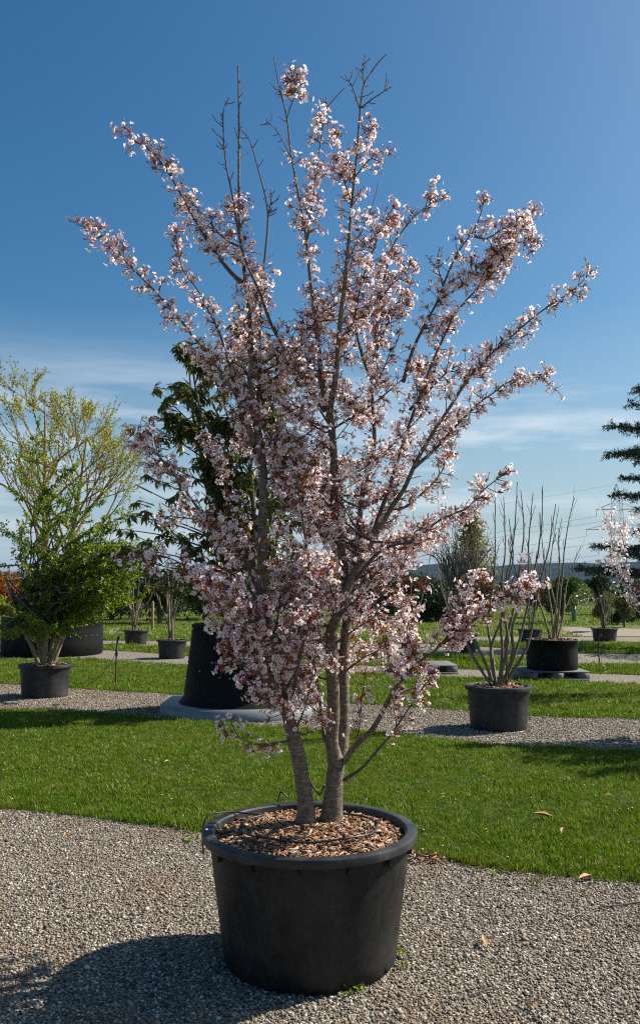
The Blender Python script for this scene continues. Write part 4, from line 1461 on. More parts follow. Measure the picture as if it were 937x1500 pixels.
# ---- bare shrubs in pots
def bare_shrub(label, base, stems, d, r0=0.02, mat='bare_bark', side=5, name='bare_shrub', z0=0.44, group=None, sl=0.3):
    """stems: lists of pixels from the pot upwards"""
    o = thing(name, label, 'shrub', group, base + np.array([0, 0, z0]))
    off = base + np.array([0, 0, z0])
    tw = Acc()
    for rows in stems:
        dd_ = rng.normal(0, 0.25)
        w = len(rows)
        pts = []
        for i, (x, y) in enumerate(rows):
            t = i / (w - 1)
            wv = (0.3 if 0 < i < w - 1 else 0.0) * 6 * 14.0 / d
            p = P(x + rng.normal(0, wv), y, d + dd_ * min(1, t * 1.6))
            if i == 0:
                p = base + np.array([p[0] - base[0], rng.normal(0, 0.03), z0 - 0.02])
            pts.append([*p, r0 * (1 - 0.8 * t)])
        pp = spline(pts, 0.08)
        pp[1:-1, :3] += rng.normal(0, 0.0022, (len(pp) - 2, 3))
        b = Acc()
        tube(b, pp, 6, rough=0.05, off=off)
        b.build('stem', M[mat], o, True)
        for _ in range(side):
            i = rng.integers(int(len(pp) * 0.35), len(pp) - 1)
            t = norm(pp[i + 1, :3] - pp[i, :3])
            s_ = norm(t * 1.5 + randdir(1)[0] * 0.8 + np.array([0, 0, 0.3]))
            l_ = rng.uniform(0.3, 1.0) * sl
            r_ = pp[i, 3]
            tube(tw, np.array([[*pp[i, :3], r_ * 0.6], [*(pp[i, :3] + s_ * l_ * 0.5 + randdir(1)[0] * 0.012), r_ * 0.5], [*(pp[i, :3] + norm(s_ + np.array([0, 0, 0.2])) * l_), r_ * 0.3 + 0.001]]), 4, off=off)
    if side:
        tw.build('twigs', M[mat], o, kind='stuff')
    return o


RP = G(730, 1066)
pot('dark plastic pot of the bare shrub right of the cherry', RP, 0.37, 0.312, 0.47, nchip=240, ribs=0, mats=('far_pot', 'far_pot'), chip=(0.03, 0.07), n=56, sunk=0.02)
bare_shrub('bare many-stemmed shrub in the near pot right of the cherry', RP, [
    [(722, 1003), (700, 975), (684, 950), (668, 925), (652, 880), (640, 830)],
    [(724, 1003), (708, 965), (696, 930), (688, 880), (690, 830), (700, 770)],
    [(726, 1003), (718, 955), (716, 910), (722, 850), (728, 790), (724, 716)],
    [(728, 1003), (722, 950), (728, 900), (735, 850), (740, 800), (737, 728)],
    [(730, 1003), (735, 955), (734, 915), (742, 860), (752, 790), (757, 706)],
    [(732, 1003), (742, 950), (748, 900), (756, 850), (766, 780), (762, 718)],
    [(733, 1003), (748, 960), (756, 915), (766, 860), (776, 790), (780, 722)],
    [(735, 1003), (752, 965), (768, 920), (780, 860), (790, 780), (794, 712)],
    [(736, 1003), (760, 970), (775, 935), (790, 870), (802, 800), (813, 738)],
    [(727, 1003), (738, 940), (740, 880), (748, 820), (745, 760)],
], RP[1], 0.021, side=8, z0=0.46, sl=0.26)
a = Acc()
tg_ = thing('plant_stake', 'thin dark plant stake with orange band in the near right pot', 'stake', None, RP + np.array([0.07, -0.12, 0.44]))
tube(a, spline([[0, 0, 0, 0.008], [0, 0, 0.22, 0.008], [0.012, 0, 0.32, 0.006], [0.03, 0, 0.29, 0.005]], 0.03), 6)
a.build('hook', M['hose'], tg_, True)
a = Acc()
tube(a, np.array([[0, 0, 0.1, 0.0105], [0, 0, 0.14, 0.0105]]), 6)
a.build('band', M['rust_leaf'], tg_)


def pallet(label, c, w, dp, h, rz=0.0, mat='grey_plastic', group=None):
    o = thing('pallet', label, 'pallet', group, (c[0], c[1], 0))
    o.rotation_euler = (0, 0, rz)
    nb = 7
    a = Acc()
    box(a, (0, 0, 0), (w, dp / nb * 0.78, 0.025), bev=0.004)
    sm = a.mesh('deck_board', [M[mat]])
    for k in range(nb):
        q = link('deck_board', sm, o)
        q.location = (0, -dp / 2 + dp * (k + 0.5) / nb, h - 0.0125)
    a = Acc()
    box(a, (0, 0, 0), (w * 0.17, dp, h - 0.029), bev=0.004)
    sm = a.mesh('runner', [M[mat]])
    for k in (-1, 0, 1):
        q = link('runner', sm, o)
        q.location = (k * w * 0.412, 0, (h - 0.027) / 2)
    a = Acc()
    box(a, (0, 0, 0), (w * 0.99, 0.09, 0.034), bev=0.003)
    sm = a.mesh('bottom_board', [M[mat]])
    for k in (-1, 1):
        q = link('bottom_board', sm, o)
        q.location = (0, k * (dp / 2 - 0.043), 0.0175)
    return o


def bin_container(label, loc, rx, h, name='round_container', plugset=(), squash=1.0, chipn=120, group=None):
    o = thing(name, label, 'container', group, loc)
    a = Acc()
    prof = [(0.001, 0.004), (rx * 0.98, 0.0), (rx, 0.02), (rx * 1.004, h * 0.33), (rx * 0.996, h * 0.66), (rx, h - 0.03), (rx + 0.006, h - 0.028), (rx + 0.006, h), (rx - 0.014, h), (rx - 0.016, h - 0.06)]
    lathe(a, prof, 72)
    v = a.v[0]
    a.build('wall', M['black_container'], o, True)
    a = Acc()
    disc(a, rx - 0.015, h - 0.035, 0.03)
    a.build('soil', M['soil'], o, True)
    if chipn:
        a = Acc()
        chips(a, 0, 0, rx - 0.03, h - 0.025, chipn, 0.04, 0.09, 0.03)
        a.build('bark_mulch', M['chip'], o, kind='stuff')
    if plugset:
        plugs(o, rx, [(th, z, rx + 0.002) for th, z in plugset])
    return o


PC = G(804, 993)
pallet('grey plastic pallet under the black container right of the cherry', PC, 1.06, 0.95, 0.155, 0.06)
PB = PC + np.array([0.05, 0.0, 0.157])
bin_container('black round container standing on the right-hand grey pallet', PB, 0.425, 0.5)
bare_shrub('bare thin-stemmed shrub in the black container on the right pallet', PB, [
    [(806, 938), (795, 900), (786, 870), (780, 830), (770, 790)],
    [(810, 938), (806, 890), (800, 850), (797, 800), (790, 750)],
    [(812, 938), (812, 900), (808, 850), (808, 800), (818, 742)],
    [(814, 938), (818, 890), (824, 850), (828, 800), (834, 760), (841, 729)],
    [(815, 938), (822, 900), (830, 860), (838, 830), (850, 800)],
    [(811, 938), (815, 880), (820, 830), (815, 790), (822, 760)],
], PB[1], 0.02, mat='pale_bark', side=8, z0=0.48)

# pallet half hidden by the blossom, and the pots farther back
pallet('pale plastic pallet half hidden behind the low right blossom branch', G(618, 984), 1.12, 0.9, 0.16, 0.05)
BIGC = np.array([-6.12, 20.2, 0.0])
bin_container('broad black container behind the left potted shrub with a row of green plugs', BIGC, 1.12, 0.86, plugset=[(-2.3 + 0.17 * k, 0.44) for k in range(13)], chipn=0)


def small_pot(label, px, py, rr, h, d=None, mats='far_pot', group='small pots farther back'):
    b = G(px, py)
    pot(label, b, rr, rr * 0.82, h, lip=0.04, ribs=0, nchip=60, mats=(mats, mats), chip=(0.04, 0.08), n=36, sunk=0.02, group=group)
    return b


B1 = small_pot('black pot with pale forked stems left of the black container', 252, 964, 0.335, 0.4)
B2 = small_pot('small black pot beside the wooden post, farther left', 199.5, 943, 0.34, 0.37)
B3 = small_pot('black pot with a twiggy bush near the right edge', 885, 939, 0.37, 0.36)
B4 = small_pot('black pot just behind the right-hand container on its pallet', 776, 941, 0.35, 0.37)
B5 = small_pot('black pot glimpsed under the tip of the low blossom branch', 680, 955, 0.31, 0.42)
B6 = small_pot('black pot glimpsed between stems right behind the cherry', 598, 949, 0.22, 0.32)


def spray(base, d, px, py0, tips, bends=0.3):
    return [[(px + rng.normal(0, 2), py0), (px + (tx - px) * bends, py0 + (ty - py0) * 0.4), (px + (tx - px) * 0.7, py0 + (ty - py0) * 0.7), (tx, ty)] for tx, ty in tips]


bare_shrub('pale-stemmed shrub in the pot left of the black container', B1, spray(B1, B1[1], 252, 934, [(238, 850), (245, 830), (255, 820), (262, 845), (272, 840), (230, 870)]), B1[1], 0.03, 'pale_bark', 4, z0=0.39)
bare_shrub('pale forked shrub in the small pot beside the wooden post', B2, spray(B2, B2[1], 197, 922, [(175, 850), (185, 840), (195, 830), (205, 845), (218, 850), (225, 860)]), B2[1], 0.026, 'pale_bark', 5, z0=0.36)
bare_shrub('twiggy bush in the small pot near the right edge', B3, spray(B3, B3[1], 885, 923, [(868, 868), (876, 860), (885, 862), (893, 858), (903, 866), (880, 850), (898, 872)]), B3[1], 0.018, 'grey_bark', 10, z0=0.35)
bare_shrub('thin bare whips in the pot behind the right container', B4, spray(B4, B4[1], 776, 922, [(768, 850), (775, 820), (783, 840)]), B4[1], 0.015, 'grey_bark', 4, z0=0.36)
bare_shrub('tall bare whips rising behind the low blossom branch', B5, [[(680, 930), (672, 860), (668, 800), (666, 740)], [(682, 930), (690, 850), (694, 790), (700, 735)], [(678, 930), (655, 870), (648, 820), (640, 702)]], B5[1], 0.02, 'grey_bark', 6, z0=0.4)
bare_shrub('slim bare sapling right behind the cherry crown', B6, [[(598, 936), (602, 860), (606, 800), (604, 728)], [(597, 936), (615, 880), (625, 840), (632, 800)], [(599, 936), (585, 870), (580, 830), (572, 800)]], B6[1], 0.018, 'pale_bark', 6, z0=0.31)

# ---- posts and irrigation stakes


def irrigation(label, px, py, hpx, pipe=True):
    b = G(px, py)
    h = hpx * b[1] / FPX
    o = thing('irrigation_riser', label, 'riser', 'irrigation risers in the grass strips', b)
    a = Acc()
    tube(a, np.array([[0, 0, -0.05, 0.014], [0, 0, h * 0.6, 0.014]]), 8)
    rp_ = a.build('pipe', M['rusty'], o, True)
    a = Acc()
    tube(a, np.array([[0, 0, h * 0.6, 0.02], [0.004, 0, h * 0.75, 0.02], [0.006, 0, h * 0.76, 0.012], [0.01, 0, h * 0.92, 0.016], [0.03, 0, h, 0.024], [0.05, 0, h * 1.02, 0.01]]), 8)
    a.build('valve', M['hose'], rp_, True)
    a = Acc()
    box(a, (0, 0, h * 0.66), (0.05, 0.03, 0.018), bev=0.004)
    a.build('tap', M['hose'], rp_)
    a = Acc()
    tube(a, spline([[-0.01, 0, h * 0.7, 0.004], [-0.09, -0.02, h * 0.45, 0.004], [-0.3, -0.1, 0.08, 0.004], [-0.5, -0.2, 0.02, 0.004], [-0.75, -0.3, 0.14, 0.004], [-0.95, -0.4, 0.3, 0.004]] if pipe else
                   [[0.01, 0, h * 0.7, 0.004], [0.04, -0.02, h * 0.5, 0.004], [0.03, -0.05, 0.05, 0.004]], 0.05), 4)
    a.build('feed_line', M['hose'], o, True)
    return o


irrigation('rusty irrigation riser with black valve in the grass left of the black container', 170, 1003, 68)
irrigation('thin irrigation riser with black valve near the right edge', 877, 976, 44, False)
a = Acc()
b = G(223.5, 922)
tube(a, np.array([[0, 0, -0.05, 0.05], [0, 0, 0.95, 0.048], [0, 0, 0.97, 0.03]]), 10, rough=0.02)
o = a.build('wooden_post', M['post_wood'])
o.location = b
tag(o, 'short wooden post standing behind the small pot at left', 'post')
a = Acc()
b = G(698, 951)
box(a, (0, 0, 0.2), (0.05, 0.02, 0.4), bev=0.004)
box(a, (0.06, 0, 0.1), (0.05, 0.02, 0.2), bev=0.004)
o = a.build('green_strap', M['green_strap'])
o.location = b
o.rotation_euler = (0, -0.25, 0)
tag(o, 'bright green strap beside the pot under the blossom branch tip', 'strap')

# ------------------------------------------------------------------ trees and bushes of the background


def blob_bush(name, label, px, py, w_px, top, d, mat, leaf=0.09, n=2600, cat='bush', lobes=9, wood='grey_bark', shape='round', group=None, tilt=1.0):
    """leafy bush: limbs reaching into lobes, each lobe a shell of leaves"""
    base = P(px, py, d)
    base[2] = 0.0
    H = P(px, top, d)[2]
    W = w_px * d / FPX / 2
    o = thing(name, label, cat, group, base)
    wd, lf = Acc(), Acc()
    C, Rr_ = [], []
    for k in range(lobes):
        t = (k + 0.5) / lobes
        if shape == 'cone':
            z = H * (0.08 + 0.86 * t)
            wr = W * (1 - t ** 2.2) * 0.7
            th = k * 2.4
            C.append([wr * 0.55 * math.cos(th), wr * 0.55 * math.sin(th), z])
            Rr_.append(max(W * 0.3, W * 0.72 * (1 - t ** 2.6)))
        else:
            th, ph = k * 2.4, rng.uniform(0.1, 0.95)
            C.append([W * 0.6 * math.cos(th) * math.sqrt(rng.random()), W * 0.6 * math.sin(th) * math.sqrt(rng.random()), H * (0.25 + 0.55 * ph)])
            Rr_.append(W * rng.uniform(0.33, 0.52))
    C, Rr_ = np.array(C), np.array(Rr_)
    tube(wd, np.array([[0, 0, -0.05, W * 0.06 + 0.015], [0, 0, H * 0.4, W * 0.04 + 0.01]]), 6)
    for c in C:
        tube(wd, spline([[0, 0, H * 0.1, W * 0.03 + 0.008], [c[0] * 0.6, c[1] * 0.6, c[2] * 0.6 + H * 0.05, W * 0.02 + 0.006], [*c, 0.006]], 0.3), 4)
    k = int(n * 1.6)
    li = rng.integers(0, len(C), k)
    dr = randdir(k)
    rad = rng.random(k) ** 0.4
    Pp = C[li] + dr * (Rr_[li] * rad)[:, None] * np.array([1, 1, 0.8 if shape != 'cone' else 1.1])
    Pp[:, 2] = np.abs(Pp[:, 2])
    s = rng.uniform(0.7, 1.6, k)
    tm = diamond(leaf, leaf * 0.6)
    lf.inst(tm, frames(norm(dr + randdir(k) * tilt), norm(np.array([0, 0, 1.0]) + randdir(k) * 0.9)) * s[:, None, None], Pp)
    wd.build('trunk', M[wood], o, True)
    lf.build('crown', [M[mat]], o, kind='stuff')
    return o


# yellow-green tree coming into leaf, far left
def spring_tree(label, px, d, top, mat, wood, stems, leaf=0.075, maxl=4, name='spring_tree', nl=3, kids=(5, 6)):
    base = P(px, 860, d)
    base[2] = 0
    H = P(px, top, d)[2]
    o = thing(name, label, 'tree', None, base)
    wd = Acc()
    out = []
    for (dx, lean, l_) in stems:
        b = Acc()
        p0 = np.array([dx, 0, 0.0])
        pp = spline([[*p0, 0.17], [p0[0] + lean * H * 0.1, 0.1, H * 0.22, 0.14], [p0[0] + lean * H * 0.25, 0, H * l_ * 0.5, 0.1], [p0[0] + lean * H * 0.42, 0, H * l_ * 0.72, 0.06], [p0[0] + lean * H * 0.6, 0, H * l_, 0.012]], 0.3)
        tube(b, pp, 8, rough=0.04)
        b.build('trunk', M[wood], o, True)
        for i in range(13):
            t = 0.3 + 0.66 * i / 12
            q = pp[int(t * (len(pp) - 1))]
            th = i * 2.4 + rng.normal(0, 0.3)
            tree_rec(wd, q[:3], [math.cos(th) * 1.0, math.sin(th) * 1.0, 0.85], H * 0.52 * (1.2 - 0.8 * t) * rng.uniform(0.85, 1.1), 0.07 * (1.25 - t), 2, maxl, out, kids=kids, ang=0.55, ratio=0.58, jit=0.1, up=0.3, rmin=0.008, seg=5, sides=(8, 6, 5, 4, 3))
    wd.build('branches', M[wood], o, kind='stuff')
    pts = [x for x in out if x[2] >= 3]
    lf = Acc()
    leaves_at(lf, np.array([x[0] for x in pts]), np.array([x[1] for x in pts]), nl, diamond(leaf, leaf * 0.6), 0.14, 1.0, 0.3)
    lf.build('crown', [M[mat]], o, kind='stuff')
    print(label, len(pts))
    return o


spring_tree('tall airy tree in yellow-green young leaf at far left', 78, 30.0, 592, 'spring_leaf', 'orange_bark', [(-0.25, -0.04, 1.0), (0.3, 0.16, 0.86)], leaf=0.085, nl=2, kids=(5, 6))

# conical yellow-green tree behind the right-hand blossom
blob_bush('conical_tree', 'tall cone-shaped olive tree standing behind the bare whips', 690, 858, 88, 744, 48.0, 'cone_leaf', 0.13, 3600, 'tree', 16, shape='cone', tilt=1.2)
o = bare_shrub('brown twiggy thicket in front of the cone-shaped tree', P(672, 858, 40) * np.array([1, 1, 0]), [[(672 + rng.normal(0, 5), 885), (672 + k * 3.0, 850), (672 + k * 6.2, 815), (672 + k * 8.5 + rng.normal(0, 4), 788 + abs(k) * 3 + rng.normal(0, 8))] for k in range(-6, 7)], 40.0, 0.05, 'grey_bark', 14, name='twiggy_thicket', z0=0.0, sl=1.6)

blob_bush('dark_bush', 'low dark evergreen hedge bush right behind the cherry', 640, 858, 120, 862, 38, 'dark_leaf', 0.12, 3600, lobes=12)
blob_bush('brown_bush', 'rust-brown bare-looking bush behind the dark hedge', 612, 858, 90, 838, 46, 'brown_leaf', 0.1, 3000, lobes=10)
blob_bush('brown_bush', 'brown winter bush left of the blue hill', 700, 858, 70, 835, 44, 'brown_leaf', 0.1, 2400, lobes=9)
blob_bush('green_bush', 'mid-green rounded bush behind the thin-stemmed container shrub', 822, 858, 60, 833, 36, 'mid_leaf', 0.09, 3200, lobes=10)
blob_bush('dark_bush', 'dark upright bush between hill and cedar', 876, 858, 42, 836, 46, 'dark_leaf', 0.1, 2200, lobes=9)
blob_bush('brown_bush', 'dark brown bush left of the small standard tree', 782, 858, 50, 846, 42, 'brown_leaf', 0.1, 2000, lobes=8)
blob_bush('olive_bush', 'olive-yellow bush right of the twiggy potted bush', 912, 858, 44, 862, 33, 'olive_leaf', 0.07, 2200, lobes=8)
blob_bush('olive_bush', 'small grey-green bush behind the twiggy potted bush', 880, 858, 40, 858, 30, 'olive_leaf', 0.06, 1500, lobes=7)
blob_bush('clipped_mound', 'dark clipped evergreen mound at the right edge', 925, 880, 60, 882, 38, 'dark_leaf', 0.06, 3000, lobes=7)
blob_bush('clipped_mound', 'smaller clipped mound left of the bigger mound at right', 903, 880, 34, 893, 35, 'dark_leaf', 0.05, 1500, lobes=6)
st_b = G(840, 910)
o = thing('standard_tree', 'little pale-leaved round-headed tree with a teal trunk guard', 'tree', None, st_b)
a = Acc()
tube(a, np.array([[0, 0, -0.03, 0.03], [0, 0, 0.9, 0.025], [0.02, 0, 1.2, 0.02]]), 6)
a.build('trunk', M['grey_bark'], o, True)
a = Acc()
lathe(a, [(0.05, 0.0), (0.09, 0.01), (0.088, 0.62), (0.05, 0.63)], 16)
a.build('trunk_guard', M['teal'], o, True)
a = Acc()
k = 900
dr = randdir(k)
a.inst(diamond(0.13, 0.06), frames(norm(dr + randdir(k) * 0.7), norm(np.array([0, 0, 1.0]) + randdir(k) * 0.6)), np.array([0.1, 0, 1.15]) + dr * np.array([0.72, 0.72, 0.42]) * (rng.random((k, 1)) ** 0.4))
a.build('crown', [M['pale_leaf']], o, kind='stuff')

# left background
for (px, w_, top, d, mt, nm, lb) in (
        (20, 120, 842, 34, 'rust_leaf', 'rust_bush', 'orange-brown bush glowing behind the shrub at the left edge'),
        (110, 110, 858, 42, 'dark_leaf', 'dark_bush', 'low dark bush behind the broad black container'),
        (165, 120, 850, 40, 'dark_leaf', 'dark_bush', 'dark bush behind the gap in the left grass path'),
        (235, 110, 836, 36, 'dark_leaf', 'dark_bush', 'dark bush behind the pale-stemmed potted shrubs'),
        (300, 120, 840, 40, 'dark_leaf', 'dark_bush', 'dark bush hidden behind the evergreen and its container'),
        (180, 80, 842, 55, 'brown_leaf', 'brown_bush', 'brown bush on the skyline left of the evergreen'),
        (400, 130, 850, 45, 'dark_leaf', 'dark_bush', 'dark bush behind the stems of the cherry'),
        (520, 130, 852, 45, 'mid_leaf', 'green_bush', 'green bush glimpsed through the middle of the cherry')):
    blob_bush(nm, lb, px, 858, w_, top, d, mt, 0.12, 2600, lobes=11)
bare_shrub('clump of bare upright rods behind the green shrub', P(128, 858, 26) * np.array([1, 1, 0]), [[(115 + k * 3, 900), (108 + k * 4.5, 850), (104 + k * 6, 800), (103 + k * 7.4 + rng.normal(0, 2), 760 + rng.uniform(-10, 25))] for k in range(10)], 26, 0.03, 'grey_bark', 3, name='bare_rods', z0=0.0)

k = 26000
X = rng.uniform(-45, 45, k)
Y = rng.uniform(64, 84, k)
Hh = np.interp(X, [-45, 8, 16, 45], [2.0, 1.9, 1.1, 1.1]) + 0.4 * np.sin(X * 0.31 + 1) + 0.3 * np.sin(X * 0.83 + Y) + 0.2 * np.sin(X * 1.9)
lf = Acc()
dr = randdir(k)
lf.inst(diamond(0.42, 0.26), frames(dr, norm(np.array([0, 0, 1.0]) + randdir(k) * 0.9)), np.stack([X, Y, Hh * rng.random(k) ** 0.6], -1))
tag(lf.build('far_wood', [M['dark_leaf']]), 'far-off dark line of trees and scrub along the horizon', 'wood', kind='stuff')
blob_bush('brown_bush', 'grey-brown thicket under the cedar at the right edge', 935, 858, 60, 852, 50, 'brown_leaf', 0.12, 2600, lobes=10)
blob_bush('dark_bush', 'dark bush glimpsed through the gap right of the cherry stems', 560, 858, 90, 858, 40, 'dark_leaf', 0.12, 2600, lobes=10)

# ---- off to the right: a potted shrub beyond the frame whose shadow lies on the lawn
SHX = np.array([5.0, 9.5, 0.0])
o = thing('leafy_shrub', 'leafy potted shrub just beyond the right edge shading the lawn', 'shrub', None, SHX)
wd, lf, out = Acc(), Acc(), []
for k in range(7):
    th = k * 0.9
    tree_rec(wd, np.array([0.05 * math.cos(th), 0.05 * math.sin(th), 0.4]), [0.14 * math.cos(th), 0.14 * math.sin(th), 1], 1.75, 0.025, 1, 3, out, kids=(5, 6), ang=0.7, ratio=0.55, jit=0.12, rmin=0.003)
wd.build('stems', M['grey_bark'], o, kind='stuff')
q = [x for x in out if x[2] >= 2]
leaves_at(lf, np.array([x[0] for x in q]), np.array([x[1] for x in q]), 5, leaf_tmpl(0.09, 0.045), 0.08)
lf.build('foliage', [M['shrub_leaf']], o, kind='stuff')
pot('black pot of the shrub beyond the right edge', SHX, 0.37, 0.31, 0.46, nchip=0, ribs=0, mats=('far_pot', 'far_pot'), n=40)

# ---- cedar at the right edge
CD = 22.0
ced = thing('cedar_tree', 'dark cedar with flat layered boughs at the right edge', 'tree', None, P(1005, 858, CD) * np.array([1, 1, 0]))
cb = P(1005, 858, CD) * np.array([1, 1, 0])
Hc = P(1005, 430, CD)[2]
a = Acc()
tube(a, np.array([[0, 0, -0.05, 0.24], [0, 0, Hc * 0.5, 0.15], [0.05, 0, Hc, 0.02]]), 10, rough=0.03)
a.build('trunk', M['grey_bark'], ced, True)
sp_p, sp_d = [], []


def bough(z0, L, th, rise):
    b = Acc()
    d = np.array([math.cos(th), math.sin(th), 0])
    pp = spline([[0, 0, z0, 0.05], [*(d * L * 0.5 + np.array([0, 0, z0 + rise * 0.6])), 0.03], [*(d * L + np.array([0, 0, z0 + rise])), 0.008]], 0.2)
    tube(b, pp, 5)
    sd_ = np.array([-d[1], d[0], 0])
    for i in range(2, len(pp)):
        t = i / (len(pp) - 1)
        for s_ in (-1, 1):
            for rep in range(2):
                l_ = L * 0.42 * (1.05 - 0.8 * t) * rng.uniform(0.6, 1.1) + 0.12
                e = pp[i, :3] + norm(d * 0.75 + sd_ * s_ * rng.uniform(0.5, 1)) * l_ + np.array([0, 0, rng.normal(0, 0.04)])
                tube(b, np.array([[*pp[i, :3], 0.01], [*e, 0.004]]), 3)
                for w in np.linspace(0.15, 1, max(3, int(l_ / 0.1))):
                    sp_p.append(pp[i, :3] * (1 - w) + e * w)
                    sp_d.append(norm(e - pp[i, :3]))
    b.build('bough', M['grey_bark'], ced, True)


for (px, py, dth, L_) in ((928, 592, 0, 0), (893, 627, .15, 0), (900, 662, -.2, 0), (905, 668, .35, 0), (922, 700, -.1, 0), (905, 725, .1, 0), (925, 750, .4, 0), (884, 800, -.15, 0), (900, 812, .2, 0), (852, 833, .05, 0), (880, 838, -.3, 0), (935, 575, .1, 0), (940, 640, .3, 0), (935, 780, .1, 0)):
    e = P(px, py, CD) - cb
    L_ = math.hypot(e[0], e[1])
    bough(e[2] - L_ * 0.06, L_, math.pi + dth, L_ * 0.06)
for k in range(22):
    z = Hc * rng.uniform(0.12, 0.95)
    bough(z, 2.4 * (1 - z / Hc) ** 0.7 + 0.3, rng.uniform(-2.2, 2.2), 0.1)
lf = Acc()
leaves_at(lf, np.array(sp_p), np.array(sp_d), 9, diamond(0.1, 0.024, 0.2), 0.05, 1.1, 0.5)
lf.build('needles', [M['needle']], ced, kind='stuff')
print('cedar', len(sp_p))

# ---- blossoming tree cut by the right edge
bt_b = P(982, 858, 13.0) * np.array([1, 1, 0])
bt = thing('blossoming_tree', 'pale blossoming tree cut off by the right edge in front of the cedar', 'tree', None, bt_b)
wd, out = Acc(), []
for k in range(4):
    tree_rec(wd, np.array([0.06 * k - 0.1, 0, 0.3]), [0.25 * math.cos(k * 1.7), 0.25 * math.sin(k * 1.7), 1], 1.9, 0.03, 1, 3, out, kids=(6, 7), ang=0.6, ratio=0.5, jit=0.1, rmin=0.003)
wd.build('branches', M['twig'], bt, kind='stuff')
lf = Acc()
q = [x for x in out if x[2] >= 2 and x[0][2] > 0.9]
fl5 = Acc()
flower(fl5, np.zeros(3), np.array([0, 1.0, 0.2]), 0.03, 0.0)
fl5.m = [np.zeros(len(m), int) if True else m for m in fl5.m]
leaves_at(lf, np.array([x[0] for x in q]), np.array([x[1] for x in q]), 2, fl5, 0.06, 1.2, 0.3, (0.7, 1.2))
lf.build('blossoms', [M['petal']], bt, kind='stuff')

# ------------------------------------------------------------------ pylon, wires and hills
PD = 420.0
pb = P(906, 858, PD) * np.array([1, 1, 0])
pyl = thing('power_pylon', 'lattice steel power pylon on the skyline beside the cedar', 'pylon', None, pb)
Hp = P(906, 709, PD)[2]
zof = lambda py: P(906, py, PD)[2]


def strut(a, p, q, r=0.22):
    tube(a, np.array([[*p, r], [*q, r]]), 4)


lev = [(0.0, 4.6), (0.18, 3.7), (0.34, 2.9), (0.5, 2.4), (0.62, 2.2), (0.74, 2.1), (0.86, 1.9), (1.0, 0.1)]
a, b = Acc(), Acc()
for k in range(len(lev) - 1):
    (t0, w0), (t1, w1) = lev[k], lev[k + 1]
    c0 = [np.array([sx * w0, sy * w0, t0 * Hp]) for sx, sy in ((-1, -1), (1, -1), (1, 1), (-1, 1))]
    c1 = [np.array([sx * w1, sy * w1, t1 * Hp]) for sx, sy in ((-1, -1), (1, -1), (1, 1), (-1, 1))]
    for j in range(4):
        strut(a, c0[j], c1[j], 0.12)
        j2 = (j + 1) % 4
        if k < len(lev) - 2:
            strut(b, c0[j], c1[j2], 0.06)
            strut(b, c0[j2], c1[j], 0.06)
            strut(b, c1[j], c1[j2], 0.07)
a.build('tower_leg', M['pylon'], pyl)
b.build('lattice', M['pylon'], pyl)
arms = []
dirx = np.array([0.96, -0.28, 0])
for (py, half) in ((746, 9.5), (775, 14.5), (803, 9.0)):
    z = zof(py)
    c = Acc()
    for s_ in (-1, 1):
        tip = np.array([0, 0, z]) + dirx * half * s_
        for oy in (-2.2, 2.2):
            strut(c, np.array([s_ * 2.4, oy, z]), tip, 0.12)
            strut(c, np.array([s_ * 2.4, oy, z + 3.0]), tip, 0.09)
        strut(c, tip, tip - np.array([0, 0, 3.2]), 0.12)
        arms.append(tip - np.array([0, 0, 3.2]))
    c.build('cross_arm', M['pylon'], pyl)
vdir = norm(np.array([-0.86, 0.5, 0.0]))
wires = [(t, 0.075) for t in arms] + [(np.array([0, 0, Hp]), 0.05)]
for k, (t, r_) in enumerate(wires):
    a = Acc()
    rows = []
    for u in np.linspace(0, 1, 48):
        p = t + vdir * 700 * u
        p = p + np.array([0, 0, -96 * u * (1 - u)])
        rows.append([*p, r_])
    tube(a, np.array(rows), 3)
    o = a.build('power_line', M['pylon'])
    o.location = pb
    tag(o, ('power line from the %s end of the %s pylon arm' % (('left', 'right')[k % 2], ('top', 'middle', 'bottom')[k // 2])) if k < 6 else 'topmost thin wire running left from the pylon tip', 'wire', 'power lines from the pylon')

# hills: a long wooded ridge
HD = 2600.0
n = 140
X = np.linspace(-2600, 2600, n)
ridge = np.array([P(468.5, 834, HD)[2] + 10 * math.sin(x * 0.0021 + 0.6) + 6 * math.sin(x * 0.006 + 2) + 2.5 * math.sin(x * 0.021) + (9 if x > 500 else 9 * max(0, (x + 300) / 800)) for x in X])
rows = []
for t in np.linspace(0, 1, 9):
    y = HD - 500 + 500 * t
    rows.append(np.stack([X, np.full(n, y), -2 + (ridge + 2) * (math.sin(t * math.pi / 2)) + rng.normal(0, 0.9, n) * (0.3 + t)], -1))
rows.append(np.stack([X, np.full(n, HD + 900), np.full(n, -2.0)], -1))
V = np.vstack(rows)
i, j = np.meshgrid(np.arange(len(rows) - 1), np.arange(n - 1), indexing='ij')
F = np.stack([i * n + j, i * n + j + 1, (i + 1) * n + j + 1, (i + 1) * n + j], -1).reshape(-1, 4)
a = Acc()
a.add(V, F)
a.build('hill', M['hill'], smooth=True)['kind'] = 'structure'

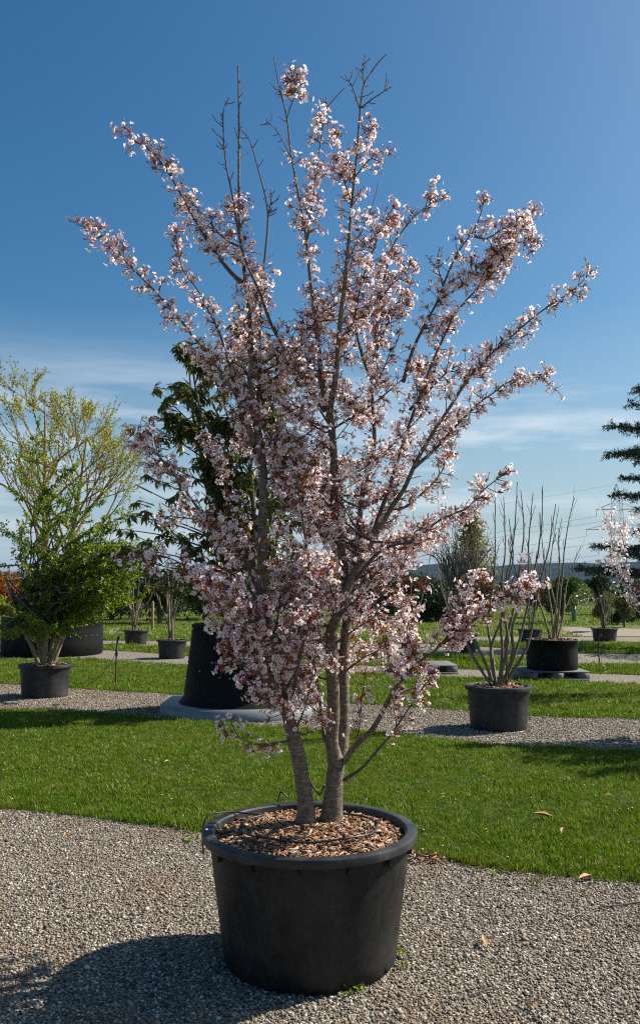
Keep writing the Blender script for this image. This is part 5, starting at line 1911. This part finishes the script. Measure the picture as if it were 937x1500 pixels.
# ------------------------------------------------------------------ small things on the ground
lt = leaf_tmpl(0.1, 0.035, 0.5, -0.15).mesh('fallen_leaf', [M['dry_leaf']])
for k, (x, y, s_, lb) in enumerate(((810, 1206, 1.3, 'long pale dry leaf lying on the right of the near lawn'), (822, 1232, 0.8, 'curled dry leaf on the lawn below the long one'), (645, 1178, 0.5, 'small tan leaf on the lawn right of the big tub'), (668, 1180, 0.5, 'tan leaf beside another on the lawn right of the tub'),
                                  (712, 1176, 0.6, 'dark curled leaf on the middle of the right lawn'), (240, 1124, 0.8, 'brown leaf on the lawn left of the cherry stems'), (24, 1086, 0.9, 'brown leaf in the shade on the left lawn'), (897, 1174, 0.6, 'little brown leaf near the right edge of the lawn'),
                                  (870, 1288, 1.2, 'brown leaf at the grass edge by the right border'), (712, 1393, 0.9, 'reddish dry leaf stalk on the gravel right of the tub'), (790, 1484, 0.7, 'rusty leaf scrap on the gravel at lower right'), (95, 1228, 0.5, 'orange leaf scrap on the left gravel'), (685, 1098, 1.0, 'brown leaf in the shade at the far lawn edge'))):
    o = link('fallen_leaf', lt)
    o.location = G(x, y) + np.array([0, 0, 0.045 if y < 1290 and k not in (8,) else 0.02])
    if y > 1300 or k == 11:
        o.location.z = 0.016
    o.rotation_euler = (rng.normal(0, 0.15), rng.normal(0, 0.15), rng.uniform(0, 6.28) if k else 1.45)
    o.scale = (s_, s_, s_)
    tag(o, lb, 'leaf', 'dry leaves lying about')

# dry scraps blown over the gravel and the lawn
tm = leaf_tmpl(0.022, 0.009, 0.5, 0.2)
k = 240
Y = 3.0 + 5.5 * rng.random(k)
X = rng.uniform(-1, 1, k) * (Y * 0.38 + 0.3)
th = rng.uniform(0, 6.28, k)
D = np.stack([np.cos(th), np.sin(th), rng.normal(0, 0.2, k)], -1)
acc = Acc()
acc.inst(tm, frames(D, np.tile([0, 0, 1.0], (k, 1)) + randdir(k) * 0.5) * rng.uniform(0.4, 1.5, (k, 1, 1)), np.stack([X, Y, np.where(Y < E1(X), 0.012, 0.034)], -1))
tag(acc.build('leaf_litter', [M['brown_leaf']]), 'tiny brown leaf scraps scattered over gravel and near lawn', 'litter', kind='stuff')

# bark spilt beside the tub
a = Acc()
sp = G(616, 1258)
chips(a, 0, 0, 0.12, 0.006, 70, 0.02, 0.06, 0.01)
o = a.build('spilt_bark', M['chip'])
o.location = sp
tag(o, 'spilt strips of bark on the gravel by the tub at the lawn edge', 'bark', kind='stuff')

# twig on the gravel, and a dark strip put in for a cast shadow
for (pp_, lb) in (([(690, 1462), (706, 1456), (728, 1452)], 'thin dark twig lying on the gravel at lower right'), ([(876, 1332), (900, 1330), (940, 1324)], 'dark strip standing in for a small shadow on the gravel by the right border')):
    a = Acc()
    rows = [[*(G(x, y)[:2]), 0.012, 0.004] for x, y in pp_]
    tube(a, spline(rows, 0.02), 5, rough=0.15)
    o = a.build('twig_and_shadow_strip', M['twig'])
    tag(o, lb, 'twig')

# weeds by the tub
wl_ = leaf_tmpl(0.022, 0.012, 0.3, 0.2)
for (x, y, s_, n_, lb) in ((583, 1400, 1.0, 26, 'small green weed on the gravel right of the tub foot'), (524, 1452, 1.0, 34, 'small green weed tuft in front of the tub foot'), (508, 1462, 0.7, 16, 'tiny green seedling at the front of the tub foot'), (590, 1418, 0.7, 14, 'tiny weed nearest the right side of the tub foot'), (278, 1232, 1.2, 24, 'green weed on the gravel left of the tub rim'), (726, 1282, 0.9, 20, 'weed patch on the gravel beside the right lawn edge')):
    a = Acc()
    k = n_
    th = rng.uniform(0, 6.28, k)
    D = np.stack([np.cos(th), np.sin(th), rng.uniform(0.2, 1.2, k)], -1)
    a.inst(wl_, frames(D, np.tile([0, 0, 1.0], (k, 1)) + randdir(k) * 0.2) * (s_ * rng.uniform(0.6, 1.3, (k, 1, 1))), np.stack([rng.normal(0, 0.016 * s_, k), rng.normal(0, 0.016 * s_, k), rng.uniform(0.003, 0.02, k)], -1))
    o = a.build('weed', [M['shrub_leaf']])
    o.location = G(x, y)
    tag(o, lb, 'weed')

# dandelions at the far lawn edge
a = Acc()
k = 46
dr = randdir(k) * np.array([1, 1, 0.35])
a.inst(diamond(0.022, 0.008), frames(norm(dr + np.array([0, 0, 0.35])), np.tile([0, 0, 1.0], (k, 1)) + randdir(k) * 0.2), np.zeros((k, 3)))
head = a.mesh('flower_head', [M['yellow']])
a = Acc()
tube(a, np.array([[0, 0, -0.06, 0.003], [0, 0, 0, 0.003]]), 4)
stalk = a.mesh('stalk', [M['shrub_leaf']])
for (x, y, lb) in ((613, 1037, 'leftmost yellow dandelion at the lawn edge right of the cherry'), (620, 1035.5, 'middle one of three yellow dandelions right of the cherry'), (626, 1037, 'rightmost of three yellow dandelions beside the cherry'), (548, 1080, 'lone yellow dandelion on the near lawn edge behind the cherry'), (891, 1035, 'yellow dandelion in the grass strip at right')):
    t = thing('dandelion', lb, 'flower', 'dandelions in the lawns', G(x, y) + np.array([0, 0, 0.055]))
    h_ = link('flower_head', head, t)
    h_.scale = (1.3, 1.3, 1.3)
    link('stalk', stalk, t)

# daisies sprinkled in the near lawn
k = 260
Y = rng.uniform(4.6, 9.5, k)
X = rng.uniform(-1, 1, k) * (Y * 0.38 + 0.3)
ok = (Y > E1(X) + 0.1) & (Y < E2(X) - 0.1)
a = Acc()
lathe(a, [(0.001, 0.004), (0.004, 0.003), (0.008, 0.0), (0.001, -0.001)], 8)
acc = Acc()
kk = ok.sum()
acc.inst(a, np.tile(np.eye(3), (kk, 1, 1)) * rng.uniform(0.5, 1.0, (kk, 1, 1)), np.stack([X[ok], Y[ok], rng.uniform(0.035, 0.05, kk)], -1))
tag(acc.build('daisies', [M['white']]), 'tiny white daisies and petals sprinkled over the near lawn', 'daisies', kind='stuff')

# ------------------------------------------------------------------ haze
USE_HAZE = True
if USE_HAZE:
    a = Acc()
    box(a, (0, 2300, 44), (9000, 5200, 100))
    m = bpy.data.materials.new('haze')
    m.use_nodes = True
    m.node_tree.nodes.clear()
    vo = m.node_tree.nodes.new('ShaderNodeVolumePrincipled')
    vo.inputs['Color'].default_value = (0.32, 0.52, 1.0, 1)
    vo.inputs['Density'].default_value = 0.00006
    ou = m.node_tree.nodes.new('ShaderNodeOutputMaterial')
    m.node_tree.links.new(vo.outputs[0], ou.inputs['Volume'])
    o = a.build('haze', m)
    o['kind'] = 'stuff'
    scene.cycles.volume_bounces = 0
